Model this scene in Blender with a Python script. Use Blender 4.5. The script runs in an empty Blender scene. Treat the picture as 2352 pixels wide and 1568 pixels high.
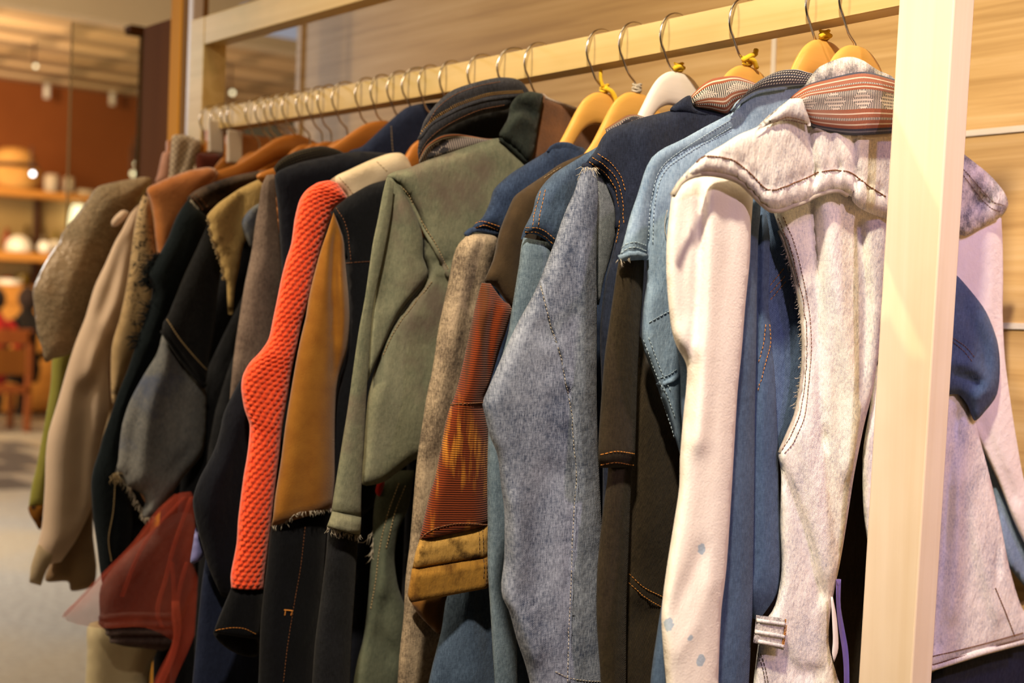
import bpy, bmesh, math, random
import numpy as np
from mathutils import Vector, Matrix, noise
from mathutils.geometry import delaunay_2d_cdt
from mathutils.bvhtree import BVHTree

scene = bpy.context.scene
COL = scene.collection
rnd = random.Random(7)

# ------------------------------------------------------------------ camera
W, H, F = 2352.0, 1568.0, 3200.0
RM = np.array([[0.6339849623899322, -0.03476535970455073, 0.7725635489900163],
               [0.7725541340062848, -0.016707195709986574, -0.6347290600258568],
               [0.03497395449810829, 0.999255842803094, 0.016266011516129105]])
CAM = np.array([0.6785, -1.0140, 1.35])
cd = bpy.data.cameras.new('camera')
cam = bpy.data.objects.new('camera', cd)
COL.objects.link(cam)
cd.sensor_width = 36.0
cd.lens = F / W * 36.0
cd.clip_start = 0.02
cd.clip_end = 100
M4 = Matrix.Identity(4)
for i in range(3):
    for j in range(3):
        M4[i][j] = RM[i][j]
    M4[i][3] = CAM[i]
cam.matrix_world = M4
cd.dof.use_dof = True
cd.dof.focus_distance = 1.24
cd.dof.aperture_fstop = 5.6
scene.camera = cam
scene.view_settings.view_transform = 'Standard'
scene.view_settings.look = 'None'
scene.view_settings.gamma = 1.0
scene.view_settings.exposure = 0.0
scene.view_settings.use_curve_mapping = False


def ray(p):
    return RM @ np.array([(p[0] - W / 2) / F, -(p[1] - H / 2) / F, -1.0])


def at_x(p, x, tilt=0.0, sl=0.0):
    """point of the photograph's sight line on the hanging plane x (tilt: metres of x per metre below z=1.45)"""
    d = ray(p)
    t = (x + tilt * (1.45 - CAM[2]) + sl * CAM[1] - CAM[0]) / (d[0] + tilt * d[2] - sl * d[1])
    return CAM + d * t


def at_y(p, y):
    d = ray(p)
    return CAM + d * ((y - CAM[1]) / d[1])


def at_z(p, z):
    d = ray(p)
    return CAM + d * ((z - CAM[2]) / d[2])


# ------------------------------------------------------------------ object helpers
def link(o, parent=None):
    COL.objects.link(o)
    if parent is not None:
        o.parent = parent
    return o


def wloc(o):
    v = Vector((0, 0, 0))
    while o is not None:
        v = v + o.location
        o = o.parent
    return v


def mesh_obj(name, verts, faces, mat, parent=None, uvs=None, smooth=True, origin=None):
    """one mesh object; verts in world space (numpy or list); uvs per vertex"""
    me = bpy.data.meshes.new(name)
    v = np.asarray(verts, dtype=float)
    base = wloc(parent) if parent is not None else Vector((0, 0, 0))
    off = np.array(origin if origin is not None else (0, 0, 0), dtype=float)
    vv = v - np.array(base) - off
    me.from_pydata([tuple(p) for p in vv], [], faces)
    if uvs is not None:
        ul = me.uv_layers.new(name='UVMap')
        idx = np.empty(len(me.loops), dtype=np.int32)
        me.loops.foreach_get('vertex_index', idx)
        ul.data.foreach_set('uv', np.asarray(uvs, dtype=np.float32)[idx].ravel())
    if smooth:
        me.polygons.foreach_set('use_smooth', [True] * len(me.polygons))
    if isinstance(mat, (list, tuple)):
        for m in mat:
            me.materials.append(m)
    else:
        me.materials.append(mat)
    me.update()
    o = bpy.data.objects.new(name, me)
    o.location = off
    return link(o, parent)


def thing(name, label, cat, loc, group=None):
    o = bpy.data.objects.new(name, None)
    o.empty_display_size = 0.05
    o.location = loc
    o['label'] = label
    o['category'] = cat
    if group:
        o['group'] = group
    return link(o)


def tag(o, label, cat, group=None, kind=None):
    if label:
        o['label'] = label
    if cat:
        o['category'] = cat
    if group:
        o['group'] = group
    if kind:
        o['kind'] = kind
    return o


def struct(o):
    o['kind'] = 'structure'
    return o


class MB:
    """collects simple solids into one mesh"""
    def __init__(s):
        s.v, s.f, s.uv = [], [], []

    def add(s, verts, faces, uv=None):
        b = len(s.v)
        s.v += [tuple(p) for p in verts]
        s.f += [tuple(i + b for i in f) for f in faces]
        s.uv += list(uv) if uv is not None else [(p[0] + p[1], p[2]) for p in verts]
        return s

    def box(s, lo, hi):
        x0, y0, z0 = lo
        x1, y1, z1 = hi
        return s.hexa([(x0, y0, z0), (x1, y0, z0), (x1, y1, z0), (x0, y1, z0), (x0, y0, z1), (x1, y0, z1), (x1, y1, z1), (x0, y1, z1)])

    def hexa(s, p):
        return s.add(p, [(0, 3, 2, 1), (4, 5, 6, 7), (0, 1, 5, 4), (1, 2, 6, 5), (2, 3, 7, 6), (3, 0, 4, 7)])

    def tube(s, pts, r, n=6, cap=True):
        pts = [np.array(p, dtype=float) for p in pts]
        rr = r if isinstance(r, (list, tuple)) else [r] * len(pts)
        ring = []
        up = np.array([0.31, 0.22, 0.92])
        for i, p in enumerate(pts):
            a = pts[max(0, i - 1)]
            b = pts[min(len(pts) - 1, i + 1)]
            t = b - a
            t = t / (np.linalg.norm(t) + 1e-12)
            u = np.cross(up, t)
            if np.linalg.norm(u) < 1e-3:
                u = np.cross((1, 0, 0), t)
            u /= np.linalg.norm(u)
            w = np.cross(t, u)
            ring += [p + (u * math.cos(k / n * 2 * math.pi) + w * math.sin(k / n * 2 * math.pi)) * rr[i] for k in range(n)]
        f = []
        for i in range(len(pts) - 1):
            for k in range(n):
                k2 = (k + 1) % n
                f.append((i * n + k, i * n + k2, (i + 1) * n + k2, (i + 1) * n + k))
        if cap:
            f.append(tuple(range(n - 1, -1, -1)))
            f.append(tuple(range((len(pts) - 1) * n, len(pts) * n)))
        return s.add(ring, f)

    def lathe(s, prof, c, n=20, cap=True):
        v, f = [], []
        for r, z in prof:
            for k in range(n):
                a = k / n * 2 * math.pi
                v.append((c[0] + r * math.cos(a), c[1] + r * math.sin(a), c[2] + z))
        for i in range(len(prof) - 1):
            for k in range(n):
                k2 = (k + 1) % n
                f.append((i * n + k, i * n + k2, (i + 1) * n + k2, (i + 1) * n + k))
        if cap:
            f.append(tuple(range(n - 1, -1, -1)))
            f.append(tuple(range((len(prof) - 1) * n, len(prof) * n)))
        return s.add(v, f)

    def blob(s, c, r, n=12, m=8, squash=(1, 1, 1), bump=0.0, seed=0):
        v, f = [], []
        for i in range(m + 1):
            th = math.pi * i / m
            for k in range(n):
                a = 2 * math.pi * k / n
                q = Vector((math.sin(th) * math.cos(a), math.sin(th) * math.sin(a), math.cos(th)))
                rr = r * (1 + bump * noise.noise(q * 1.7 + Vector((seed, 0, 0))))
                v.append((c[0] + q.x * rr * squash[0], c[1] + q.y * rr * squash[1], c[2] + q.z * rr * squash[2]))
        for i in range(m):
            for k in range(n):
                k2 = (k + 1) % n
                f.append((i * n + k, (i + 1) * n + k, (i + 1) * n + k2, i * n + k2))
        return s.add(v, f)

    def build(s, name, mat, parent=None, smooth=False, bevel=0.0, origin=None):
        o = mesh_obj(name, s.v, s.f, mat, parent, s.uv, smooth, origin)
        if bevel:
            b = o.modifiers.new('bevel', 'BEVEL')
            b.width = bevel
            b.segments = 2
            b.limit_method = 'ANGLE'
        return o


# ------------------------------------------------------------------ cloth builders
def smooth_line(pts, sub=4, closed=False):
    p = [np.array(q, dtype=float) for q in pts]
    n = len(p)
    if n < 3 and not closed:
        out = []
        for i in range(n - 1):
            for k in range(sub):
                out.append(p[i] + (p[i + 1] - p[i]) * k / sub)
        return np.array(out + [p[-1]])
    out = []
    for i in range(n if closed else n - 1):
        p0 = p[(i - 1) % n] if closed or i > 0 else p[0] * 2 - p[1]
        p1, p2 = p[i], p[(i + 1) % n]
        p3 = p[(i + 2) % n] if closed or i + 2 < n else p[-1] * 2 - p[-2]
        # soften tangents at sharp corners
        a, b = (p2 - p0) * 0.42, (p3 - p1) * 0.42
        L = np.linalg.norm(p2 - p1)
        for t in (a, b):
            lt = np.linalg.norm(t)
            if lt > L * 1.0:
                t *= L / lt
        for k in range(sub):
            t = k / sub
            h1, h2 = 2 * t ** 3 - 3 * t ** 2 + 1, -2 * t ** 3 + 3 * t ** 2
            h3, h4 = t ** 3 - 2 * t ** 2 + t, t ** 3 - t ** 2
            out.append(h1 * p1 + h2 * p2 + h3 * a + h4 * b)
    if not closed:
        out.append(p[-1])
    return np.array(out)


def resample(line, n):
    seg = np.linalg.norm(np.diff(line, axis=0), axis=1)
    s = np.concatenate([[0], np.cumsum(seg)])
    t = np.linspace(0, s[-1], n)
    return np.stack([np.interp(t, s, line[:, k]) for k in range(line.shape[1])], axis=1)


def dist_to(P, line):
    """distance of 2-D points P to a polyline, and the arc position of the nearest point"""
    best = np.full(len(P), 1e9)
    pos = np.zeros(len(P))
    acc = 0.0
    for a, b in zip(line[:-1], line[1:]):
        ab = b - a
        L2 = float(ab @ ab) + 1e-15
        t = np.clip(((P - a) @ ab) / L2, 0, 1)
        d = np.linalg.norm(P - (a + t[:, None] * ab), axis=1)
        m = d < best
        best[m] = d[m]
        L = math.sqrt(L2)
        pos[m] = acc + t[m] * L
        acc += L
    return best, pos


def inside(P, poly):
    x, y = P[:, 0], P[:, 1]
    r = np.zeros(len(P), dtype=bool)
    j = len(poly) - 1
    for i in range(len(poly)):
        xi, yi = poly[i]
        xj, yj = poly[j]
        c = ((yi > y) != (yj > y)) & (x < (xj - xi) * (y - yi) / (yj - yi + 1e-15) + xi)
        r ^= c
        j = i
    return r


def prof(d, R):
    q = 1 - np.clip(d / R, 0, 1)
    return np.sqrt(np.clip(1 - q * q, 0, 1))


def to_cam(p):
    v = CAM - p
    v[2] = 0
    return v / np.linalg.norm(v)


class Plane:
    def __init__(s, x, tilt=0.0, sl=0.0):
        s.x, s.tilt, s.sl = x, tilt, sl

    def yz(s, p):
        q = at_x(p, s.x, s.tilt, s.sl)
        return np.array([q[1], q[2]])

    def line(s, pts, sub=4, closed=False):
        return smooth_line([s.yz(p) for p in pts], sub, closed)

    def w(s, P):
        return np.stack([s.x + s.tilt * (1.45 - P[:, 1]) + s.sl * P[:, 0], P[:, 0], P[:, 1]], axis=1)


def relief(P, d, R, pl, folds, wav, seed):
    """extra depth of the front sheet: drawn folds plus soft hanging waves"""
    e = np.zeros(len(P))
    for f in folds or ():
        pts, wd, amp = f[0], f[1], f[2]
        ln = pl.line(pts, 4)
        dd, pos = dist_to(P, ln)
        g = amp * np.exp(-(dd / wd) ** 2)
        if len(f) > 3:
            g = g * (1 + f[4] * np.sin(pos / f[3] * 2 * math.pi))
        e += g
    if wav:
        a, fy, fz = wav
        e += np.array([a * noise.noise(Vector((p[0] * fy, p[1] * fz, seed * 3.1))) + 0.35 * a * noise.noise(Vector((p[0] * fy * 2.7 + 9, p[1] * fz * 3.2 + p[0] * 14, seed * 1.7))) for p in P])
    return e * np.clip(d / (R * 0.8), 0, 1)


PANELS = {}


def pillow(name, poly, pl, mat, parent, T=0.012, R=0.016, folds=None, wav=(0.004, 14, 3.5), s=0.0075, back=None, rot=0.0, closed_sub=4, jag=0.0, seed=None):
    """a cloth panel cut to an outline on its hanging plane: two sheets rounded into each other at the edge"""
    seed = len(PANELS) + 1 if seed is None else seed
    B = smooth_line([pl.yz(p) for p in poly], closed_sub, True)
    if jag:
        B = B + np.array([[rnd.uniform(-jag, jag), rnd.uniform(-jag, jag)] for _ in B])
    seg = np.linalg.norm(np.roll(B, -1, 0) - B, axis=1)
    keep = seg > 1e-4
    B = B[keep]
    lo, hi = B.min(0), B.max(0)
    gy = np.arange(lo[0], hi[0], s)
    gz = np.arange(lo[1], hi[1], s * 0.9)
    G = np.array([[y + (s / 2 if k % 2 else 0), z] for k, z in enumerate(gz) for y in gy])
    ring = np.vstack([B, B[:1]])
    if len(G):
        G = G[inside(G, B)]
    if len(G):
        dd, _ = dist_to(G, ring)
        G = G[dd > s * 0.3]
    nB = len(B)
    V = [Vector(p) for p in B] + [Vector(p) for p in G]
    E = [(i, (i + 1) % nB) for i in range(nB)]
    ov, oe, of, _, _, _ = delaunay_2d_cdt(V, E, [list(range(nB))], 1, 1e-6)
    P = np.array([[p.x, p.y] for p in ov])
    d, _ = dist_to(P, ring)
    pr = prof(d, R)
    e = relief(P, d, R, pl, folds, wav, seed)
    Wd = pl.w(P)
    D = to_cam(Wd.mean(0))
    fr = Wd + D * (T * pr + e)[:, None]
    bk = Wd - D * ((T if back is None else back) * pr)[:, None]
    edge = d < 1e-5
    n = len(P)
    mp = np.arange(n) + n
    mp[edge] = np.arange(n)[edge]
    verts = np.vstack([fr, bk])
    faces = []
    a, b, c = fr[of[0][0]], fr[of[0][1]], fr[of[0][2]]
    flip = float(np.dot(np.cross(b - a, c - a), D)) < 0
    for t in of:
        t = tuple(t)
        if flip:
            t = t[::-1]
        faces.append(t)
        g = (int(mp[t[2]]), int(mp[t[1]]), int(mp[t[0]]))
        if len({g[0], g[1], g[2]} & set(t)) < 3:
            faces.append(g)
    ca, sa = math.cos(rot), math.sin(rot)
    uv = np.vstack([P, P])
    uv = np.stack([uv[:, 0] * ca - uv[:, 1] * sa, uv[:, 0] * sa + uv[:, 1] * ca], axis=1)
    o = mesh_obj(name, verts, faces, mat, parent, uv)
    PANELS[o.name] = (verts, faces)
    return o


def loft(name, L, Rr, pl, mat, parent, T=0.02, R=None, folds=None, wav=(0.004, 14, 3.5), step=0.008, M=15, back=None, ends=0.012, uvmode='metric', fine=None, seed=None, rowlift=None):
    """a sleeve, cuff or collar between two edges (listed from top to bottom): a closed tube, flattened, rounded at the ends"""
    seed = len(PANELS) + 1 if seed is None else seed
    A, Bq = pl.line(L, 5), pl.line(Rr, 5)
    ln = max(np.linalg.norm(np.diff(A, axis=0), axis=1).sum(), np.linalg.norm(np.diff(Bq, axis=0), axis=1).sum())
    N = max(6, int(ln / step))
    A, Bq = resample(A, N), resample(Bq, N)
    us = 0.5 - 0.5 * np.cos(np.linspace(0, math.pi, M)) if fine is None else np.linspace(0, 1, M)
    P = (A[:, None, :] * (1 - us)[None, :, None] + Bq[:, None, :] * us[None, :, None]).reshape(-1, 2)
    wd = np.linalg.norm(Bq - A, axis=1)
    side = (np.minimum(us, 1 - us)[None, :] * wd[:, None]).reshape(-1)
    al = np.repeat(np.minimum(np.arange(N), N - 1 - np.arange(N)) * (ln / N), M)
    Rv = np.repeat(wd * 0.5, M) if R is None else np.full(len(P), R)
    pr = prof(side, Rv)
    if ends:
        pr = pr * (0.12 + 0.88 * prof(al, ends))
    Rm = R if R is not None else float(np.median(wd)) * 0.35
    e = relief(P, np.minimum(side, al + 0.004), Rm, pl, folds, wav, seed)
    if fine is not None:
        e = e + fine(us, ln, N, M, wd) * np.clip(side / 0.006, 0, 1)
    Wd = pl.w(P)
    D = to_cam(Wd.mean(0))
    Tm = np.minimum(T, np.repeat(wd, M) * 0.42)
    fr = Wd + D * (Tm * pr + e)[:, None]
    bk = Wd - D * (np.minimum(T if back is None else back, np.repeat(wd, M) * 0.42) * pr)[:, None]
    n = len(P)
    verts = np.vstack([fr, bk])
    idb = np.arange(n) + n
    g = np.arange(n).reshape(N, M)
    idb = idb.reshape(N, M)
    idb[:, 0] = g[:, 0]
    idb[:, -1] = g[:, -1]
    faces = []
    for i in range(N - 1):
        for k in range(M - 1):
            faces.append((int(g[i, k]), int(g[i + 1, k]), int(g[i + 1, k + 1]), int(g[i, k + 1])))
            q = [int(idb[i, k]), int(idb[i, k + 1]), int(idb[i + 1, k + 1]), int(idb[i + 1, k])]
            faces.append(tuple(q))
    for i in (0, N - 1):
        cap = [int(x) for x in g[i]] + [int(x) for x in idb[i][1:-1][::-1]]
        faces.append(tuple(cap if i == 0 else cap[::-1]))
    a, b, c = fr[g[2, 2]], fr[g[3, 2]], fr[g[3, 3]]
    if float(np.dot(np.cross(b - a, c - a), D)) < 0:
        faces = [f[::-1] for f in faces]
    if uvmode == 'metric':
        uv = np.vstack([P, P])
    elif uvmode == 'along':
        u = (us[None, :] * wd[:, None]).reshape(-1)
        v = np.repeat(np.linspace(0, ln, N), M)
        uv = np.stack([np.concatenate([u, u]), np.concatenate([-v, -v])], axis=1)
    else:
        u = np.repeat(np.linspace(0, ln, N), M)
        v = np.tile(us, N)
        uv = np.stack([np.concatenate([u, u]), np.concatenate([v, v])], axis=1)
    o = mesh_obj(name, verts, faces, mat, parent, uv)
    PANELS[o.name] = (verts, faces)
    return o


_bvh = {}


def bvh_of(names):
    key = tuple(names)
    if key not in _bvh:
        vs, fs = [], []
        for n in names:
            v, f = PANELS[n]
            b = len(vs)
            vs += [tuple(p) for p in v]
            fs += [tuple(i + b for i in q) for q in f]
        _bvh[key] = BVHTree.FromPolygons(vs, fs)
    return _bvh[key]


def lay(panels, pts, gap, lift=0.0006, sub=6):
    """points evenly spaced along a line that lies on the named panels' near side: [(location, normal)]"""
    T = bvh_of([p.name for p in panels])
    raw = []
    for p in smooth_line(pts, sub):
        d = Vector(ray(p)).normalized()
        h = T.ray_cast(Vector(CAM), d)
        if h[0] is not None:
            raw.append(np.concatenate([np.array(h[0]), np.array(h[1])]))
    if len(raw) < 2:
        return []
    raw = np.array(raw)
    seg = np.linalg.norm(np.diff(raw[:, :3], axis=0), axis=1)
    s = np.concatenate([[0], np.cumsum(np.minimum(seg, 0.03))])
    n = max(2, int(s[-1] / gap))
    t = np.linspace(0, s[-1], n)
    out = []
    for k in t:
        q = np.array([np.interp(k, s, raw[:, i]) for i in range(6)])
        nn = q[3:] / (np.linalg.norm(q[3:]) + 1e-9)
        out.append((q[:3] + nn * lift, nn))
    return out


def under(parent, panels):
    p = panels[0]
    return p if p.parent is parent else parent


def stitches(parent, panels, lines, mat, name='stitching', gap=0.0034, r=0.00036, label=None):
    b = MB()
    for pts in lines:
        q = lay(panels, pts, gap)
        for i in range(len(q) - 1):
            if np.linalg.norm(q[i + 1][0] - q[i][0]) < 0.008:
                e = q[i][0] + (q[i + 1][0] - q[i][0]) * 0.72
                b.tube([q[i][0], (q[i][0] + e) / 2 + q[i][1] * 0.0003, e], r, 4)
    if b.v:
        o = b.build(name, mat, under(parent, panels), smooth=True)
        if label:
            o['label'] = label
        return o


def band(parent, panels, pts, mat, name='seam', r=0.0022, lift=0.0002, gap=0.006):
    """a raised felled seam or rolled hem lying along a line"""
    q = lay(panels, pts, gap, lift)
    if len(q) < 3:
        return None
    b = MB()
    b.tube([p[0] for p in q], r, 8)
    o = b.build(name, mat, under(parent, panels), smooth=True)
    PANELS[o.name] = (np.array(b.v), b.f)
    return o


def fray(parent, panels, pts, mat, name='frayed_threads', n=60, ln=0.010, r=0.00035, down=(0, 0, -1), spread=0.7):
    q = lay(panels, pts, 0.002)
    if len(q) < 2:
        return None
    b = MB()
    for _ in range(n):
        p, nn = q[rnd.randrange(len(q))]
        d = np.array(down, dtype=float) + np.array([rnd.uniform(-1, 1) for _ in range(3)]) * spread + nn * 0.25
        d /= np.linalg.norm(d)
        l = ln * rnd.uniform(0.35, 1.2)
        c = np.array([rnd.uniform(-1, 1) for _ in range(3)]) * l * 0.35
        b.tube([p, p + d * l * 0.5 + c, p + d * l + c * 0.4], [r, r, r * 0.5], 4)
    return b.build(name, mat, under(parent, panels), smooth=True)


# ------------------------------------------------------------------ materials
def srgb(h):
    if isinstance(h, str):
        h = h.lstrip('#')
        c = [int(h[i:i + 2], 16) / 255 for i in (0, 2, 4)]
    else:
        c = [x / 255 for x in h]
    return tuple(((x / 12.92) if x <= 0.04045 else ((x + 0.055) / 1.055) ** 2.4) for x in c) + (1.0,)


class NT:
    def __init__(s, name):
        s.m = bpy.data.materials.new(name)
        s.m.use_nodes = True
        s.t = s.m.node_tree
        s.t.nodes.clear()
        s.out = s.t.nodes.new('ShaderNodeOutputMaterial')
        s.b = s.t.nodes.new('ShaderNodeBsdfPrincipled')
        s.t.links.new(s.b.outputs[0], s.out.inputs[0])

    def n(s, typ, **kw):
        o = s.t.nodes.new(typ)
        for k, v in kw.items():
            if k in o.inputs.keys():
                o.inputs[k].default_value = v
            else:
                setattr(o, k, v)
        return o

    def l(s, a, b):
        s.t.links.new(a, b)

    def coord(s, kind='UV', scale=(1, 1, 1), rot=(0, 0, 0), loc=(0, 0, 0)):
        c = s.n('ShaderNodeTexCoord')
        m = s.n('ShaderNodeMapping')
        m.inputs['Scale'].default_value = scale
        m.inputs['Rotation'].default_value = rot
        m.inputs['Location'].default_value = loc
        s.l(c.outputs[kind], m.inputs[0])
        return m.outputs[0]

    def noise(s, vec, scale, detail=4, rough=0.55, dist=0.0):
        o = s.n('ShaderNodeTexNoise')
        o.inputs['Scale'].default_value = scale
        o.inputs['Detail'].default_value = detail
        o.inputs['Roughness'].default_value = rough
        o.inputs['Distortion'].default_value = dist
        s.l(vec, o.inputs['Vector'])
        return o.outputs['Fac']

    def math(s, op, a, b=None, c=None, clamp=False):
        o = s.n('ShaderNodeMath')
        o.operation = op
        o.use_clamp = clamp
        for i, x in enumerate((a, b, c)):
            if x is None:
                continue
            if isinstance(x, (int, float)):
                o.inputs[i].default_value = x
            else:
                s.l(x, o.inputs[i])
        return o.outputs[0]

    def ramp(s, fac, stops, interp='LINEAR'):
        o = s.n('ShaderNodeValToRGB')
        o.color_ramp.interpolation = interp
        el = o.color_ramp.elements
        while len(el) < len(stops):
            el.new(0.5)
        for e, (p, c) in zip(el, stops):
            e.position = p
            e.color = c if len(c) == 4 else tuple(c) + (1,)
        s.l(fac, o.inputs[0])
        return o.outputs[0]

    def mix(s, fac, a, b, mode='MIX'):
        o = s.n('ShaderNodeMix')
        o.data_type = 'RGBA'
        o.blend_type = mode
        if isinstance(fac, (int, float)):
            o.inputs[0].default_value = fac
        else:
            s.l(fac, o.inputs[0])
        for i, x in ((6, a), (7, b)):
            if isinstance(x, tuple):
                o.inputs[i].default_value = x
            else:
                s.l(x, o.inputs[i])
        return o.outputs[2]

    def bump(s, h, dist=0.001, strength=1.0, prev=None):
        o = s.n('ShaderNodeBump')
        o.inputs['Distance'].default_value = dist
        o.inputs['Strength'].default_value = strength
        s.l(h, o.inputs['Height'])
        if prev is not None:
            s.l(prev, o.inputs['Normal'])
        return o.outputs[0]

    def fin(s, color, rough=0.85, normal=None, sheen=0.0, spec=0.2, metal=0.0):
        if isinstance(color, tuple):
            s.b.inputs['Base Color'].default_value = color
        else:
            s.l(color, s.b.inputs['Base Color'])
        if isinstance(rough, (int, float)):
            s.b.inputs['Roughness'].default_value = rough
        else:
            s.l(rough, s.b.inputs['Roughness'])
        s.b.inputs['Specular IOR Level'].default_value = spec
        s.b.inputs['Metallic'].default_value = metal
        if sheen:
            s.b.inputs['Sheen Weight'].default_value = sheen
            s.b.inputs['Sheen Roughness'].default_value = 0.5
        if normal is not None:
            s.l(normal, s.b.inputs['Normal'])
        return s.m


def denim(name, dark, light, mott=0.5, ms=22, twill=0.35, slub=0.5, bias=0.0, crumple=0.0012, rotz=0.0, blotch=None, fine=0.7):
    t = NT(name)
    uv = t.coord('UV')
    n1 = t.noise(uv, ms, 7, 0.62)
    n4 = t.noise(t.coord('UV', scale=(1, 0.8, 1)), ms * 15, 4, 0.75)
    yarn = t.noise(t.coord('UV', scale=(900, 160, 1)), 1.0, 2, 0.5)
    yarn2 = t.noise(t.coord('UV', scale=(190, 900, 1)), 1.0, 2, 0.5)
    w = t.n('ShaderNodeTexWave', wave_type='BANDS', bands_direction='DIAGONAL')
    w.inputs['Scale'].default_value = 430
    w.inputs['Distortion'].default_value = 1.2
    w.inputs['Detail'].default_value = 1
    w.inputs['Detail Scale'].default_value = 1.0
    t.l(uv, w.inputs['Vector'])
    a = t.math('MULTIPLY', t.math('SUBTRACT', n1, 0.5), mott * 2.6)
    b = t.math('MULTIPLY', t.math('SUBTRACT', yarn, 0.5), slub * 1.5)
    b2 = t.math('MULTIPLY', t.math('SUBTRACT', yarn2, 0.5), slub * 0.8)
    c = t.math('MULTIPLY', t.math('SUBTRACT', w.outputs['Fac'], 0.5), twill)
    f = t.math('ADD', t.math('ADD', a, b), t.math('ADD', c, b2))
    f = t.math('ADD', f, t.math('MULTIPLY', t.math('SUBTRACT', n4, 0.5), fine))
    f = t.math('ADD', f, 0.5 + bias, clamp=True)
    mid = tuple((x + y) / 2 for x, y in zip(srgb(dark), srgb(light)))
    col = t.ramp(f, [(0.0, srgb(dark)), (0.5, mid), (1.0, srgb(light))])
    if blotch:
        n3 = t.noise(uv, blotch[1], 5, 0.6)
        k = t.ramp(n3, [(blotch[2], (0, 0, 0)), (blotch[2] + 0.12, (1, 1, 1))])
        col = t.mix(k, col, srgb(blotch[0]))
    h = t.math('ADD', t.math('MULTIPLY', w.outputs['Fac'], 0.35), t.math('MULTIPLY', yarn, 0.5))
    nrm = t.bump(h, 0.0005, 0.7)
    nrm = t.bump(t.noise(t.coord('UV', scale=(1, 0.55, 1)), 70, 4, 0.6), crumple * 2.2, 0.8, nrm)
    return t.fin(col, 0.9, nrm, sheen=0.05, spec=0.10)


def plain(name, c1, c2=None, rough=0.8, ms=60, bumpd=0.0004, bs=500, sheen=0.1, spec=0.2, kind='UV'):
    t = NT(name)
    uv = t.coord(kind)
    c2 = c2 or c1
    col = t.ramp(t.noise(uv, ms, 5, 0.6), [(0.3, srgb(c1)), (0.7, srgb(c2))])
    nrm = t.bump(t.noise(uv, bs, 3, 0.6), bumpd, 0.8)
    return t.fin(col, rough, nrm, sheen=sheen, spec=spec)


def wood(name, c1, c2, axis='X', scale=1.0, rough=0.45, stain=None, grain=60, kind='Object', spec=0.35, contrast=(0.35, 0.65)):
    t = NT(name)
    sc = {'X': (0.9, grain, grain), 'Y': (grain, 0.9, grain), 'Z': (grain, grain, 0.9)}[axis]
    v = t.coord(kind, scale=tuple(q * scale for q in sc))
    n1 = t.noise(v, 1.0, 6, 0.6, 0.6)
    sc2 = tuple(q * scale * (0.16 if q > 5 else 0.6) for q in sc)
    n2 = t.noise(t.coord(kind, scale=sc2), 1.0, 3, 0.5, 1.2)
    f = t.math('ADD', t.math('MULTIPLY', n1, 0.6), t.math('MULTIPLY', n2, 0.4))
    col = t.ramp(f, [(contrast[0], srgb(c1)), (contrast[1], srgb(c2))])
    if stain:
        n3 = t.noise(t.coord(kind, scale=tuple(q * 0.12 if q > 5 else q * 3 for q in sc)), 1.0, 4, 0.6)
        k = t.ramp(n3, [(0.5, (0, 0, 0)), (0.72, (stain[1],) * 3)])
        col = t.mix(k, col, srgb(stain[0]))
    nrm = t.bump(n1, 0.0006, 0.5)
    return t.fin(col, rough, nrm, spec=spec)

# ------------------------------------------------------------------ cloth materials
M = {}
M['acid'] = denim('acid_wash_denim', '#76809a', '#fffaec', 0.5, 22, 0.55, 0.55, 0.30, 0.0016, fine=1.5)
M['acid_dark'] = denim('acid_wash_seam', '#2c3448', '#f6f0e2', 1.1, 40, 0.5, 0.5, 0.06, 0.0025, fine=1.3)
M['collar_denim'] = denim('grey_black_collar_denim', '#15171d', '#4a4a50', 0.3, 22, 0.3, 0.8)
M['acid_inside'] = denim('acid_wash_reverse', '#8c8a84', '#cfc8b8', 0.5, 18, 0.5, 0.4)
M['white_cotton'] = plain('white_cotton', '#efe6dc', '#f6efe6', 0.9, 30, 0.0014, 120, sheen=0.25, spec=0.1)
M['mid_blue'] = denim('mid_blue_denim', '#263650', '#5d7492', 0.3, 14, 0.45, 0.5)
M['mid_blue_inside'] = denim('mid_blue_ribbed_denim', '#2a3f60', '#7088a6', 0.2, 14, 0.9, 0.6)
M['light_blue'] = denim('light_blue_denim', '#4e6a88', '#a6bed4', 0.4, 16, 0.4, 0.55, 0.0)
M['brown_black'] = denim('brown_black_twill', '#14110d', '#403728', 0.25, 18, 0.8, 0.5)
M['indigo'] = denim('dark_indigo_denim', '#10141f', '#343c50', 0.3, 22, 0.3, 0.6)
M['black_denim'] = denim('black_denim', '#0c0d10', '#26282d', 0.3, 22, 0.3, 0.6)
M['blue_grey'] = denim('faded_blue_grey_denim', '#2a364e', '#a0a9ba', 0.6, 17, 0.5, 0.9, -0.02, fine=0.9)
M['blue_grey_dark'] = denim('blue_grey_denim_reverse', '#2c343a', '#8a9094', 0.3, 20, 1.1, 0.6)
M['true_blue'] = denim('blue_denim', '#202d42', '#5c718c', 0.5, 16, 0.4, 0.6)
M['sky_blue'] = denim('washed_sky_blue_denim', '#3a4c5e', '#8093a2', 0.4, 18, 0.4, 0.7)
M['dark_brown'] = plain('dark_brown_cotton', '#2c2115', '#463723', 0.9, 20, 0.0005, 260)
M['grey_acid'] = denim('grey_acid_denim', '#463c34', '#b8a68c', 0.9, 24, 0.6, 0.7, -0.02, 0.0014, fine=1.4)
M['deep_blue'] = denim('deep_blue_denim', '#141d30', '#3e5070', 0.45, 22, 0.3, 0.6)
M['grey_green'] = denim('grey_green_denim', '#4a5346', '#908f76', 0.5, 10, 0.3, 0.35, 0.0, 0.0012, blotch=('#6b6256', 9, 0.54))
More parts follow.
